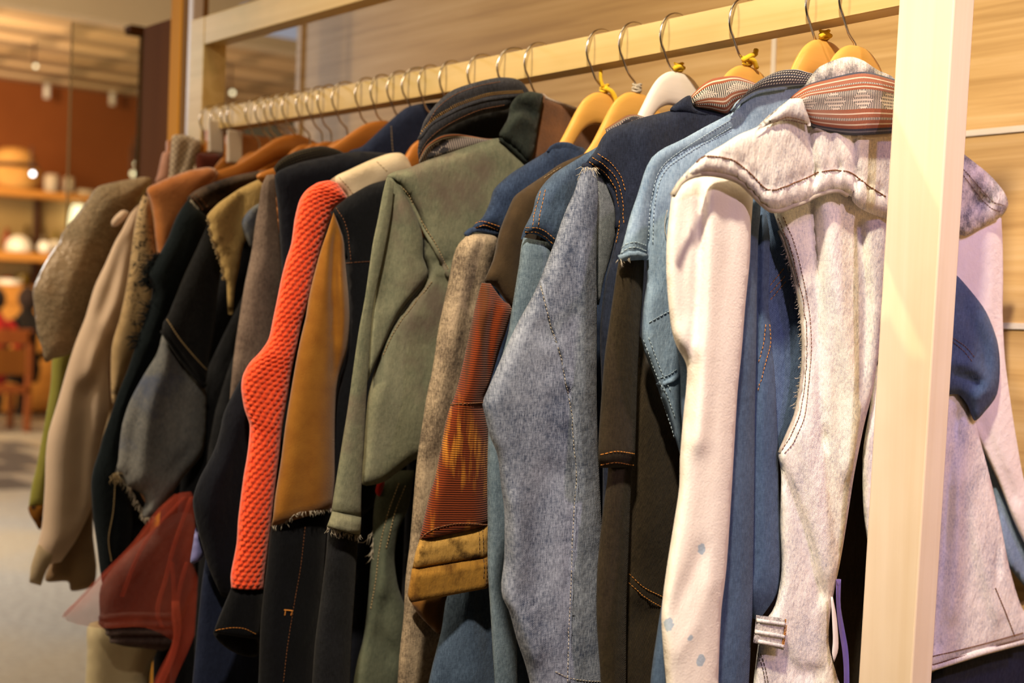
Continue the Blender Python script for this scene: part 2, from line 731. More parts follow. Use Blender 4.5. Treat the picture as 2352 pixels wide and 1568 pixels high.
M['grey_green_dark'] = denim('grey_green_denim_faded', '#39443c', '#6b705e', 0.45, 10, 0.3, 0.35)
M['green_black'] = denim('dark_green_denim', '#14191a', '#39403a', 0.6, 24, 0.3, 0.5, -0.05, 0.002)
M['suede'] = plain('brown_suede', '#4a2c14', '#7e4f24', 0.95, 20, 0.0006, 300, sheen=0.5)
M['mustard'] = plain('mustard_jersey', '#7e4e14', '#90601e', 0.95, 40, 0.0005, 600, sheen=0.2)
M['night'] = denim('night_blue_denim', '#07080b', '#16181d', 0.3, 22, 0.3, 0.6)
M['cream'] = plain('cream_canvas', '#c4b193', '#d6c6aa', 0.9, 24, 0.0005, 400)
M['navy'] = denim('navy_twill', '#07080f', '#151924', 0.2, 18, 0.12, 0.25, crumple=0.0016)
M['navy_light'] = denim('navy_denim_light', '#10162a', '#29324c', 0.3, 18, 0.2, 0.35)
M['speckle'] = denim('speckled_grey_brown_tweed', '#4c403c', '#8e7d72', 0.5, 26, 0.1, 0.7)
M['tan_print'] = denim('tan_printed_cotton', '#92794c', '#bba26c', 0.35, 20, 0.1, 0.2, blotch=('#75603c', 34, 0.55))
M['coal_denim'] = denim('coal_denim', '#0c0d0f', '#25272b', 0.35, 20, 0.3, 0.6)
M['grey_jean'] = denim('grey_jean', '#474e58', '#929392', 0.55, 10, 0.2, 0.5, blotch=('#4c5670', 9, 0.55))
M['striped_dark'] = denim('worn_striped_denim', '#211c1c', '#6e5c4e', 0.9, 24, 0.1, 0.3, -0.12)
M['teal_black'] = denim('teal_black_denim', '#0a1015', '#1c262c', 0.3, 20, 0.2, 0.4)
M['rust'] = plain('rust_suede', '#a8642f', '#c47f45', 0.95, 22, 0.0006, 220, sheen=0.5)
M['shirt_pink'] = plain('pale_pink_beige_cotton', '#e2c9b2', '#ecd5c0', 0.8, 10, 0.0008, 40, sheen=0.2)
M['shirt_lining'] = plain('brownish_sheer_lining', '#8d7358', '#a58a6a', 0.8, 14)
M['green_knit'] = plain('olive_green_jersey', '#9c9c48', '#aaa854', 0.95, 22, 0.0006, 500, sheen=0.3)
M['periwinkle'] = plain('periwinkle_satin', '#5d5f9a', '#7a7cb4', 0.45, 12)
M['maroon_denim'] = denim('maroon_grey_denim', '#2a2222', '#6f5e5c', 0.5, 24, 0.3, 0.5)
M['cream_skirt'] = plain('cream_jersey', '#cbbd98', '#d8cba8', 0.9, 12)
M['pink_cloth'] = plain('dusty_pink_cotton', '#b98a78', '#c79a88', 0.9, 20)
M['maroon'] = plain('maroon_felt', '#4a1c10', '#5c2414', 0.9, 30)
M['red_felt'] = plain('red_cotton', '#a01c14', '#b8281c', 0.9, 30)
M['thread_orange'] = plain('orange_thread', '#b8742a', '#d08c3a', 0.6)
M['thread_brown'] = plain('brown_thread', '#6b4226', '#7c5030', 0.6)
M['thread_white'] = plain('pale_thread', '#a89f8e', '#c2b9a8', 0.8)
M['thread_blue'] = plain('pale_blue_thread', '#9fb6c6', '#b6cad6', 0.7)
M['thread_dark'] = plain('dark_thread', '#4a3828', '#5a4632', 0.7)
M['thread_tan'] = plain('tan_thread', '#8f7c5a', '#a38e68', 0.7)
M['yellow_yarn'] = plain('yellow_yarn', '#e8ba20', '#f4cc3c', 0.9, 300, 0.0006, 900)
M['white_ribbon'] = plain('white_satin_ribbon', '#f0e8e8', '#f8f2f2', 0.35)
M['violet_ribbon'] = plain('violet_satin_ribbon', '#6f5fb0', '#7d6cc0', 0.4)
M['bleached'] = denim('bleached_tan_denim', '#8a662c', '#cfa65c', 0.5, 18, 1.0, 0.3, blotch=('#3a2610', 30, 0.51))
M['bleached_cuff'] = denim('bleached_tan_denim_reverse', '#80591f', '#a87e38', 0.5, 22, 0.1, 0.2, blotch=('#5a3c18', 24, 0.53))
M['brown_inside'] = plain('brown_cuff_reverse', '#5a3a14', '#6e4a1c', 0.95, 22)


def knit_coral():
    t = NT('coral_chunky_knit')
    uv = t.coord('UV')
    col = t.ramp(t.noise(uv, 160, 3, 0.5), [(0.3, srgb('#ee4c26')), (0.7, srgb('#fb6236'))])
    nrm = t.bump(t.noise(t.coord('UV', scale=(900, 900, 1)), 1.0, 3, 0.6), 0.0006, 0.7)
    return t.fin(col, 0.9, nrm, sheen=0.35, spec=0.1)


M['coral'] = knit_coral()


def ikat():
    t = NT('rust_ikat_weave')
    rib = t.n('ShaderNodeTexWave', wave_type='BANDS', bands_direction='Y')
    rib.inputs['Scale'].default_value = 150
    rib.inputs['Distortion'].default_value = 0.6
    t.l(t.coord('UV', rot=(0, 0, 0.06)), rib.inputs['Vector'])
    patch = t.ramp(t.noise(t.coord('UV', scale=(22, 9, 1), loc=(1.7, 0.3, 0)), 1.0, 2), [(0.53, (0, 0, 0)), (0.62, (1, 1, 1))])
    streak = t.noise(t.coord('UV', scale=(150, 16, 1), rot=(0, 0, -0.22)), 1.0, 3, 0.5)
    streak2 = t.noise(t.coord('UV', scale=(70, 7, 1), loc=(4.3, 2.2, 0), rot=(0, 0, -0.22)), 1.0, 3, 0.5)
    base = t.mix(rib.outputs['Fac'], srgb('#4e1c08'), srgb('#8a3a10'))
    yel = t.ramp(streak, [(0.46, (0, 0, 0)), (0.58, (1, 1, 1))])
    blk = t.ramp(streak2, [(0.56, (0, 0, 0)), (0.66, (1, 1, 1))])
    c = t.mix(t.math('MULTIPLY', t.math('MULTIPLY', yel, patch), 0.9), base, srgb('#c07c28'))
    c = t.mix(t.math('MULTIPLY', blk, 0.6), c, srgb('#3a2a12'))
    return t.fin(c, 0.9, t.bump(rib.outputs['Fac'], 0.0008, 0.8), sheen=0.2, spec=0.1)


M['ikat'] = ikat()


def woven(name, bands, hatch_a, hatch_b, pitch=0.0030, diamonds=True, dots=None):
    """striped woven tape: v runs across it (0..1), u along it in metres"""
    t = NT(name)
    uv = t.coord('UV')
    sep = t.n('ShaderNodeSeparateXYZ')
    t.l(uv, sep.inputs[0])
    u, v = sep.outputs[0], sep.outputs[1]
    stripes = t.ramp(v, bands, 'CONSTANT')
    wob = t.math('MULTIPLY', t.math('SUBTRACT', t.noise(uv, 40, 2), 0.5), 0.0016)
    ph = t.math('ADD', u, wob)
    hs = t.math('GREATER_THAN', t.math('FRACT', t.math('DIVIDE', ph, pitch)), 0.5)
    if diamonds:
        cell = t.math('FRACT', t.math('DIVIDE', u, 0.048))
        dx = t.math('ABSOLUTE', t.math('SUBTRACT', cell, 0.4))
        dv = t.math('ABSOLUTE', t.math('SUBTRACT', v, 0.48))
        dm = t.math('LESS_THAN', t.math('ADD', t.math('MULTIPLY', dx, 2.6), t.math('MULTIPLY', dv, 5.6)), 1.0)
        chk = t.math('MULTIPLY', hs, t.math('GREATER_THAN', t.math('FRACT', t.math('MULTIPLY', v, 17.0)), 0.45))
        chk2 = t.math('SUBTRACT', 1.0, chk)
        mx = t.n('ShaderNodeMix')
        t.l(dm, mx.inputs[0])
        t.l(hs, mx.inputs[2])
        t.l(chk2, mx.inputs[3])
        hs = mx.outputs[0]
    hat = t.mix(hs, srgb(hatch_a), srgb(hatch_b))
    # alpha of the ramp marks where the hatch shows (white = hatch)
    rp = [nd for nd in t.t.nodes if nd.type == 'VALTORGB'][-1]
    col = t.mix(rp.outputs[1], hat, stripes)
    for du, dv in dots or ():
        k = t.math('ADD', t.math('MULTIPLY', t.math('ABSOLUTE', t.math('SUBTRACT', u, du)), 1 / 0.0085), t.math('MULTIPLY', t.math('ABSOLUTE', t.math('SUBTRACT', v, dv)), 1 / 0.20))
        col = t.mix(t.math('LESS_THAN', k, 1.0), col, srgb('#2a2630'))
    rib = t.n('ShaderNodeTexWave', wave_type='BANDS', bands_direction='X')
    rib.inputs['Scale'].default_value = 260
    t.l(uv, rib.inputs['Vector'])
    return t.fin(col, 0.9, t.bump(rib.outputs['Fac'], 0.0004, 0.7), sheen=0.2, spec=0.1)


def st(c):
    return srgb(c)


def ha():
    return (0, 0, 0, 0)


OR, WH, BK, NV = '#9c5430', '#dccbb2', '#24242c', '#2c3448'
M['woven_orange'] = woven('woven_orange_stripe_tape',
                          [(0.0, st(NV)), (0.05, st(OR)), (0.11, st(WH)), (0.135, st(OR)), (0.20, ha()), (0.23, st(OR)), (0.27, st(WH)), (0.29, st(OR)), (0.33, ha()), (0.62, st(OR)), (0.68, st(WH)), (0.705, st(OR)), (0.76, ha()), (0.80, st(OR)), (0.85, st(WH)), (0.875, st(OR)), (0.92, st(NV)), (0.95, st('#7c7c84')), (0.97, st(NV))], '#20222c', '#e2d6c4')
M['woven_rim'] = woven('woven_orange_edge_tape',
                       [(0.0, st(OR)), (0.10, st(WH)), (0.15, st(OR)), (0.22, ha()), (0.60, st(OR)), (0.68, st(WH)), (0.72, st(OR)), (0.78, ha()), (0.84, st(OR)), (0.9, st(WH)), (0.93, st(OR)), (0.97, st(BK))], '#1c1c20', '#e8dcc8', diamonds=True)
M['woven_black'] = woven('woven_black_white_tape',
                         [(0.0, st('#b9bcc0')), (0.06, st(BK)), (0.16, ha()), (0.22, st(BK)), (0.30, ha()), (0.36, st('#3b4250')), (0.46, ha()), (0.53, st(BK)), (0.62, ha()), (0.70, st(BK)), (0.78, ha()), (0.84, st(BK)), (0.95, st('#9fb0bc'))], '#2a2c33', '#d9d4c6', 0.004, diamonds=False)
M['woven_black_dim'] = woven('dark_ribbed_tape', [(0.0, st('#1a1816')), (0.12, st('#5a5040')), (0.16, st('#15130f')), (0.30, ha()), (0.35, st('#15130f')), (0.50, st('#5a5040')), (0.54, st('#15130f')), (0.68, ha()), (0.73, st('#15130f')), (0.88, st('#4a4234')), (0.92, st('#15130f'))], '#15130f', '#7a6c54', 0.004, diamonds=False)
M['woven_grey'] = woven('woven_grey_diamond_tape',
                        [(0.0, st(BK)), (0.06, st('#a2623a')), (0.14, st(BK)), (0.20, st('#b9a98c')), (0.25, st(BK)), (0.30, ha()), (0.95, st(BK))], '#4a4650', '#a99a90', 0.0032, diamonds=False, dots=((0.020, 0.80), (0.030, 0.55), (0.042, 0.42), (0.040, 0.80)))


def lettered():
    """cream cloth printed with loose unreadable dark brush strokes"""
    t = NT('cream_cloth_with_brush_strokes')
    uv = t.coord('UV', scale=(1, 1, 1))
    base = t.ramp(t.noise(uv, 30, 4), [(0.3, srgb('#b0956c')), (0.7, srgb('#c4aa82'))])
    n = t.noise(t.coord('UV', scale=(70, 55, 1)), 1.0, 2, 0.4, 1.6)
    k = t.math('LESS_THAN', t.math('ABSOLUTE', t.math('SUBTRACT', n, 0.5)), 0.022)
    m = t.ramp(t.noise(t.coord('UV', scale=(26, 9, 1)), 1.0, 2), [(0.48, (0, 0, 0)), (0.56, (1, 1, 1))])
    col = t.mix(t.math('MULTIPLY', k, m), base, srgb('#2c2620'))
    return t.fin(col, 0.9, None, sheen=0.2)


M['lettered'] = lettered()


def sequin():
    t = NT('silver_sequin_cloth')
    uv = t.coord('UV')
    v = t.n('ShaderNodeTexVoronoi')
    v.inputs['Scale'].default_value = 240
    t.l(uv, v.inputs['Vector'])
    patch = t.ramp(t.noise(uv, 16, 4), [(0.42, (0, 0, 0)), (0.6, (1, 1, 1))])
    col = t.ramp(t.noise(uv, 300, 3), [(0.3, srgb('#7a6c56')), (0.7, srgb('#ae9a7c'))])
    col = t.mix(t.math('MULTIPLY', patch, 0.5), col, srgb('#b89c7c'))
    nrm = t.bump(v.outputs['Color'], 0.0016, 0.9)
    nrm = t.bump(t.noise(uv, 90, 4), 0.004, 0.9, nrm)
    rough = t.ramp(patch, [(0, (0.75,) * 3), (1, (0.28,) * 3)])
    return t.fin(col, rough, nrm, spec=0.4, metal=0.05)


M['sequin'] = sequin()


def checked():
    t = NT('grey_micro_check_cloth')
    uv = t.coord('UV')
    c = t.n('ShaderNodeTexChecker')
    c.inputs['Scale'].default_value = 210
    t.l(uv, c.inputs['Vector'])
    col = t.mix(c.outputs['Fac'], srgb('#8d7f70'), srgb('#cdbba4'))
    return t.fin(col, 0.9, None, sheen=0.15)


M['checked'] = checked()


def leopard():
    t = NT('leopard_print_cotton')
    v = t.n('ShaderNodeTexVoronoi')
    v.inputs['Scale'].default_value = 70
    t.l(t.coord('UV'), v.inputs['Vector'])
    col = t.ramp(v.outputs['Distance'], [(0.2, srgb('#2a1a0c')), (0.45, srgb('#8a5a1c'))])
    return t.fin(col, 0.9)


M['leopard'] = leopard()


def tulle():
    t = NT('red_tulle')
    col = t.ramp(t.noise(t.coord('UV'), 18, 3), [(0.3, srgb('#c84c3a')), (0.7, srgb('#e46a50'))])
    t.fin(col, 0.8)
    tr = t.n('ShaderNodeBsdfTransparent')
    mx = t.n('ShaderNodeMixShader')
    mx.inputs[0].default_value = 0.19
    t.l(tr.outputs[0], mx.inputs[1])
    t.l(t.b.outputs[0], mx.inputs[2])
    t.l(mx.outputs[0], t.out.inputs[0])
    return t.m


M['tulle'] = tulle()


def spotted():
    """white cotton with a few faint blue ink spots"""
    t = NT('white_cotton_with_ink_spots')
    uv = t.coord('UV')
    col = t.ramp(t.noise(uv, 30, 5), [(0.3, srgb('#efe6dc')), (0.7, srgb('#f6efe6'))])
    wob = t.math('MULTIPLY', t.noise(uv, 260, 3), 0.005)
    s = None
    for p, r in (((1612, 1252), 0.0042), ((1537, 1424), 0.0052), ((1586, 1450), 0.0026), ((1610, 1502), 0.0048)):
        q = at_x(p, -0.078, 0.02)
        d = t.n('ShaderNodeVectorMath')
        d.operation = 'DISTANCE'
        t.l(uv, d.inputs[0])
        d.inputs[1].default_value = (q[1], q[2], 0)
        k = t.math('LESS_THAN', t.math('ADD', d.outputs['Value'], wob), r + 0.0025)
        s = k if s is None else t.math('MAXIMUM', s, k)
    col = t.mix(t.math('MULTIPLY', s, 0.75), col, srgb('#8fb0c8'))
    nrm = t.bump(t.noise(t.coord('UV', scale=(1, 0.45, 1), rot=(0, 0, 0.5)), 60, 4, 0.6), 0.0018, 0.7)
    nrm = t.bump(t.noise(uv, 520, 3, 0.6), 0.0005, 0.8, nrm)
    return t.fin(col, 0.92, nrm, sheen=0.25, spec=0.1)


M['white_spotted'] = spotted()

# ------------------------------------------------------------------ hard materials
M['pine'] = wood('pale_pine', '#c6a76a', '#dcc38c', 'X', 1.0, 0.45, ('#96905e', 0.6), 55)
M['pine_post'] = wood('pale_pine_upright', '#e8d4b0', '#f4e4c8', 'Z', 1.0, 0.45, ('#d2b690', 0.4), 45)
M['hanger_wood'] = wood('varnished_hanger_wood', '#d09a46', '#e0ac58', 'Y', 1.0, 0.28, None, 60, spec=0.5)
M['hanger_white'] = wood('white_painted_hanger_wood', '#ded5cb', '#ebe4da', 'Y', 1.0, 0.4, None, 60)
M['hanger_dark'] = wood('amber_hanger_wood', '#a8662a', '#bd7a36', 'Y', 1.0, 0.3, None, 60, spec=0.5)
M['steel'] = plain('chromed_wire', '#b8b0a8', '#c8c0b8', 0.22, 60, 0.0, 10, 0, 0.5)
M['steel'].node_tree.nodes['Principled BSDF'].inputs['Metallic'].default_value = 1.0

# ------------------------------------------------------------------ the place
def wall_wood():
    t = NT('oak_laminate_panelling')
    v = t.coord('Object', scale=(2.2, 40, 75))
    n1 = t.noise(v, 1.0, 7, 0.62, 0.5)
    n2 = t.noise(t.coord('Object', scale=(1.1, 9, 13)), 1.0, 3, 0.5, 1.0)
    f = t.math('ADD', t.math('MULTIPLY', n1, 0.65), t.math('MULTIPLY', n2, 0.35))
    col = t.ramp(f, [(0.32, srgb('#a88452')), (0.5, srgb('#c8a46e')), (0.68, srgb('#dabb8a'))])
    return t.fin(col, 0.5, t.bump(n1, 0.0008, 0.6), spec=0.3)


M['wall_wood'] = wall_wood()
M['strip'] = plain('pale_joint_strip', '#d9cdbf', '#e0d6ca', 0.5, 10, kind='Object')
WY = 0.42
struct(MB().box((-1.772, WY, 0.0), (2.2, WY + 0.05, 3.0)).build('wall_back', M['wall_wood']))
tn = 0
for z in (1.5837, 1.3617, 1.1397, 0.9177):
    tn += 1
    struct(MB().box((-0.5394, WY - 0.0025, z - 0.0035), (2.2, WY + 0.004, z + 0.0035)).build('trim_%d' % tn, M['strip']))
tn += 1
struct(MB().box((-0.5440, WY - 0.0022, 0.0), (-0.5370, WY + 0.004, 3.0)).build('trim_%d' % tn, M['strip']))
tn += 1
struct(MB().box((-1.7745, WY - 0.004, 0.0), (-1.757, WY + 0.052, 3.0)).build('trim_%d' % tn, M['wall_wood']))


def terrazzo():
    t = NT('speckled_grey_floor')
    c = t.coord('Object')
    n = t.noise(c, 26, 6, 0.75)
    col = t.ramp(n, [(0.3, srgb('#76736c')), (0.5, srgb('#989389')), (0.7, srgb('#b2ada2'))])
    n2 = t.noise(t.coord('Object', scale=(0.5, 0.5, 1)), 1.0, 3)
    col = t.mix(t.ramp(n2, [(0.45, (0, 0, 0)), (0.6, (0.35,) * 3)]), col, srgb('#b49a6c'))
    return t.fin(col, 0.55, t.bump(n, 0.002, 0.5), spec=0.3)


M['floor'] = terrazzo()
struct(MB().box((-20.0, -8.0, -0.05), (3.0, 9.0, 0.0)).build('floor', M['floor']))
M['dark_patch'] = plain('dark_floor_patch', '#3a3226', '#4a4030', 0.5, 5, kind='Object')  # plain dark patches laid on the floor
for k, p in enumerate([(12, 1040), (52, 1058), (10, 1110), (30, 1022), (8, 1075)]):
    q = at_z(p, 0.0)
    tn += 1
    struct(MB().box((q[0] - 0.35, q[1] - 0.16, 0.0), (q[0] + 0.35, q[1] + 0.16, 0.004)).build('trim_%d' % tn, M['dark_patch']))

FX = -18.0


def at_far(p, x):
    return at_x(p, x)


zc = at_far((0, 180), FX)[2]
M['rust_wall'] = plain('rust_brown_wall', '#8a4a1e', '#9a5626', 0.7, 0.6, kind='Object')
struct(MB().box((FX - 0.1, -6.0, 0.0), (FX, 9.0, zc + 0.6)).build('wall_far', M['rust_wall']))


def slats():
    t = NT('slatted_timber_ceiling')
    w = t.n('ShaderNodeTexWave', wave_type='BANDS', bands_direction='X')
    w.inputs['Scale'].default_value = 0.62
    w.inputs['Distortion'].default_value = 0.3
    t.l(t.coord('Object'), w.inputs['Vector'])
    w2 = t.n('ShaderNodeTexWave', wave_type='BANDS', bands_direction='Y')
    w2.inputs['Scale'].default_value = 0.30
    t.l(t.coord('Object', loc=(0, 0.4, 0)), w2.inputs['Vector'])
    g = t.ramp(w2.outputs['Fac'], [(0.06, (0.68,) * 3), (0.20, (1,) * 3)])
    col = t.ramp(w.outputs['Fac'], [(0.1, srgb('#b89870')), (0.5, srgb('#c6a67c')), (0.8, srgb('#d2b48c'))])
    return t.fin(t.mix(1.0, col, g, 'MULTIPLY'), 0.7)


M['slats'] = slats()
struct(MB().box((FX, -6.0, zc), (-10.6, 9.0, zc + 0.1)).build('ceiling', M['slats']))
for k in range(9):
    x = FX + 0.5 + k * 0.85
    tn += 1
    struct(MB().box((x, -6.0, zc - 0.05), (x + 0.07, 9.0, zc)).build('trim_%d' % tn, M['slats']))
# bulkhead in front of the slatted ceiling, and the plain ceiling before it
M['plaster'] = plain('beige_plaster', '#b79c74', '#bfa57e', 0.8, 0.8, kind='Object')
M['plaster_pale'] = plain('pale_plaster', '#d2c4ae', '#d8ccb8', 0.8, 0.8, kind='Object')
zb = at_x((0, 12), -10.5)[2]
struct(MB().box((-10.6, -6.0, zb), (-10.4, 9.0, zb + 0.55)).build('ceiling_bulkhead', M['plaster']))
zd = zb + 0.42
struct(MB().box((-10.4, -6.0, zd), (-6.0, 9.0, zd + 0.1)).build('ceiling_lower', M['plaster']))
struct(MB().box((-6.0, -6.0, zd + 0.3), (3.0, 9.0, zd + 0.4)).build('ceiling_front', M['plaster_pale']))
struct(MB().box((-6.05, -6.0, zd), (-5.95, 9.0, zd + 0.4)).build('ceiling_step', M['plaster_pale']))

# dark pillar, gilded timber upright and aluminium profile behind the far post
M['dark_wood'] = wood('dark_stained_panel', '#643a16', '#74461c', 'Z', 1.0, 0.8, None, 20, spec=0.05)
M['gold_wood'] = wood('golden_oak_upright', '#c8861e', '#dc9c30', 'Z', 1.0, 0.7, None, 30, spec=0.08)
M['brown_wood'] = wood('brown_oak_upright', '#7e5a34', '#8a663c', 'Z', 1.0, 0.8, None, 30, spec=0.05)
M['aluminium'] = plain('brushed_aluminium', '#b9a8a4', '#c6b6b0', 0.35, 20, 0, 10, 0, 0.5, kind='Object')


def upright(name, a, b, y, z1, depth, mat, topb=None):
    p, q = at_y(a, y), at_y(b, y)
    o = MB().box((p[0], y, 0.0), (q[0], y + depth, z1)).build(name, mat, bevel=0.003)
    return o


pz = at_y((330, 62), 0.10)[2]
o = upright('display_pillar', (327, 150), (391, 150), 0.10, pz, 0.03, M['dark_wood'])
tag(o, 'dark brown stained pillar behind the far end of the rack', 'pillar')
o = upright('timber_upright', (388, 150), (414, 150), 0.055, 2.6, 0.04, M['gold_wood'])
tag(o, 'golden oak upright standing left of the far rack post', 'post')
o = upright('timber_upright', (415, 150), (427, 150), 0.055, 2.6, 0.04, M['brown_wood'])
tag(o, 'narrow brown oak upright between golden upright and metal profile', 'post')
o = upright('metal_profile', (428, 150), (440, 150), 0.048, 2.6, 0.02, M['aluminium'])
tag(o, 'thin lilac-grey metal profile against the far rack post', 'profile')

# glass pane with its clip
t = NT('clear_shop_glass')
t.b.inputs['Base Color'].default_value = srgb('#e9eadf')
t.b.inputs['Transmission Weight'].default_value = 1.0
t.b.inputs['Roughness'].default_value = 0.0
t.b.inputs['IOR'].default_value = 1.45
M['glass'] = t.m
M['edge_cover'] = plain('matte_edge_cover', '#c0a070', '#c8aa7a', 0.9, 5, kind='Object', spec=0.0, sheen=0)
gx = -2.6
ga, gb = at_x((164, 150), gx), at_x((325, 150), gx)
g = thing('glass_screen', 'clear glass screen standing left of the dark pillar', 'glass screen', (gx, (ga[1] + gb[1]) / 2, 0.0))
gt = at_x((300, 72), gx)[2]
MB().box((gx - 0.005, ga[1], 0.95), (gx + 0.005, gb[1], gt)).build('pane', M['glass'], g)
MB().box((gx - 0.0055, ga[1] - 0.0012, 0.95), (gx + 0.0055, ga[1], gt)).build('edge_strip', M['edge_cover'], g)  # strip added to hide the bright reflection on the pane's edge
MB().box((gx - 0.008, gb[1] - 0.006, 0.0), (gx + 0.008, gb[1] + 0.004, gt)).build('edge_strip', M['brown_wood'], g)
ca, cb = at_x((292, 58), gx), at_x((326, 84), gx)
MB().box((gx - 0.02, ca[1], cb[2]), (gx + 0.02, cb[1], ca[2])).build('clip', M['dark_wood'], g, bevel=0.004)

# far shelving
SX = -15.8
M['shelf_wood'] = wood('warm_beech_shelf', '#c08038', '#d29448', 'Y', 0.3, 0.45, None, 20)
M['dark_metal'] = plain('dark_brown_steel', '#3a2010', '#4a2c18', 0.5, 5, kind='Object')
M['ceramic'] = plain('white_glazed_ceramic', '#efe6d4', '#f6efe0', 0.2, 5, 0, 10, 0, 0.5, kind='Object')
M['ceramic_grey'] = plain('stone_glazed_ceramic', '#b09c84', '#baa88e', 0.5, 5, kind='Object')
M['wicker'] = wood('woven_straw', '#b27c38', '#cf9a52', 'Y', 0.5, 0.8, None, 12)
M['back_panel'] = plain('olive_back_panel', '#8d7446', '#9a8052', 0.7, 1.2, kind='Object')


def S(p, x=SX):
    return at_x(p, x)


sh = thing('display_shelving', 'beech display shelving with ceramics along the far wall', 'shelving', (SX, S((60, 500))[1], 0.0))
yl = S((-160, 440))[1]
z1 = S((0, 430))[2]
z2 = S((0, 576))[2]
z3 = S((0, 654))[2]
for z, pr, h in ((z1, 222, 0.075), (z2, 250, 0.10), (z3, 250, 0.22)):
    MB().box((SX - 0.45, yl, z - h), (SX + 0.0, S((pr, 500))[1], z)).build('shelf', M['shelf_wood'], sh, bevel=0.006)
MB().box((SX - 0.50, yl, z2 - 0.45), (SX - 0.46, S((260, 500))[1], z1 - 0.06)).build('back_panel', M['back_panel'], sh)
for px in (84, 250):
    p = S((px, 500), SX - 0.385)
    MB().box((SX - 0.42, p[1] - 0.035, 0.0), (SX - 0.35, p[1] + 0.035, z1 - 0.06)).build('upright', M['dark_metal'], sh)
MB().box((SX - 0.48, yl, 0.05), (SX - 0.02, S((250, 500))[1], z3 - 0.2)).build('cabinet_base', M['shelf_wood'], sh, bevel=0.006)


def on_shelf(name, label, cat, px, py_base, zs, fn, mat, grp='ceramics on the far shelving', dx=-0.2):
    p = S((px, py_base), SX + dx)
    m = MB()
    fn(m, (SX + dx, p[1], zs + 0.003))
    o = m.build(name, mat, None, smooth=True, origin=(SX + dx, p[1], zs))
    return tag(o, label, cat, grp)


U = 17.0 / 3200.0 * 0.97
basket = thing('straw_hat', 'tall straw hat with dark band on the top far shelf', 'hat', (SX - 0.2, S((45, 420))[1], z1))
bc = (SX - 0.26, S((35, 420), SX - 0.2)[1], z1 + 0.002)
MB().lathe([(0.02, 0.0), (48 * U, 0.0), (56 * U, 6 * U), (62 * U, 26 * U), (64 * U, 30 * U), (60 * U, 34 * U), (66 * U, 42 * U), (62 * U, 48 * U), (58 * U, 50 * U)], bc, 28).build('brim', M['wicker'], basket, smooth=True)
MB().lathe([(58 * U, 50 * U), (54 * U, 58 * U), (48 * U, 62 * U)], bc, 28).build('hat_band', M['dark_metal'], basket, smooth=True)
MB().lathe([(50 * U, 60 * U), (46 * U, 78 * U), (40 * U, 88 * U), (26 * U, 96 * U), (0.01, 99 * U)], bc, 28).build('crown', M['wicker'], basket, smooth=True)
on_shelf('ceramic_vase', 'grey cylinder vase beside the straw hat', 'vase', 118, 425, z1, lambda m, c: m.lathe([(16 * U, 0), (17 * U, 30 * U), (15 * U, 40 * U), (12 * U, 40 * U), (12 * U, 6 * U)], c, 18), M['ceramic_grey'], dx=-0.05)
on_shelf('ceramic_vase', 'slimmer grey cylinder vase right of the wider vase', 'vase', 157, 430, z1, lambda m, c: m.lathe([(12 * U, 0), (12.5 * U, 26 * U), (11 * U, 38 * U), (8 * U, 38 * U), (8 * U, 6 * U)], c, 18), M['ceramic_grey'], dx=-0.10)
on_shelf('serving_tray', 'flat pale tray at the end of the top far shelf', 'tray', 192, 440, z1, lambda m, c: m.box((c[0] - 0.1, c[1] - 23 * U, c[2]), (c[0] + 0.2, c[1] + 23 * U, c[2] + 11 * U)), M['ceramic_grey'])
on_shelf('serving_tray', 'shorter pale tray between the two grey vases', 'tray', 138, 434, z1, lambda m, c: m.box((c[0] - 0.1, c[1] - 12 * U, c[2]), (c[0] + 0.05, c[1] + 14 * U, c[2] + 10 * U)), M['ceramic_grey'], dx=-0.30)
on_shelf('ceramic_bowl', 'large white upturned bowl on the second far shelf', 'bowl', 43, 560, z2, lambda m, c: m.lathe([(32 * U, 0), (31 * U, 12 * U), (25 * U, 28 * U), (12 * U, 38 * U), (0.01, 40 * U)], c, 20), M['ceramic'])
on_shelf('ceramic_bowl', 'small round white pot on the second far shelf', 'pot', 104, 560, z2, lambda m, c: m.lathe([(10 * U, 0), (17 * U, 8 * U), (18 * U, 16 * U), (13 * U, 27 * U), (8 * U, 29 * U), (0.01, 29 * U)], c, 20), M['ceramic'], dx=-0.11)
on_shelf('ceramic_bowl', 'white teapot behind the small round pot', 'pot', 126, 560, z2, lambda m, c: m.lathe([(9 * U, 0), (15 * U, 10 * U), (15 * U, 20 * U), (9 * U, 32 * U), (0.01, 34 * U)], c, 20), M['ceramic'], dx=-0.29)
on_shelf('plate_stack', 'low stack of white plates on the third far shelf', 'plates', 22, 640, z3, lambda m, c: m.lathe([(29 * U, 0), (30 * U, 5 * U), (29 * U, 9 * U), (30 * U, 13 * U), (0.01, 13 * U)], c, 24), M['ceramic'])
M['bottle_brown'] = plain('brown_glass_bottle', '#5a4420', '#6e5428', 0.25, 5, 0, 10, 0, 0.5, kind='Object')
M['bottle_red'] = plain('red_glass_bottle', '#8a2c1c', '#9a3824', 0.25, 5, 0, 10, 0, 0.5, kind='Object')
M['bottle_olive'] = plain('olive_glass_bottle', '#7a6420', '#8c742a', 0.25, 5, 0, 10, 0, 0.5, kind='Object')
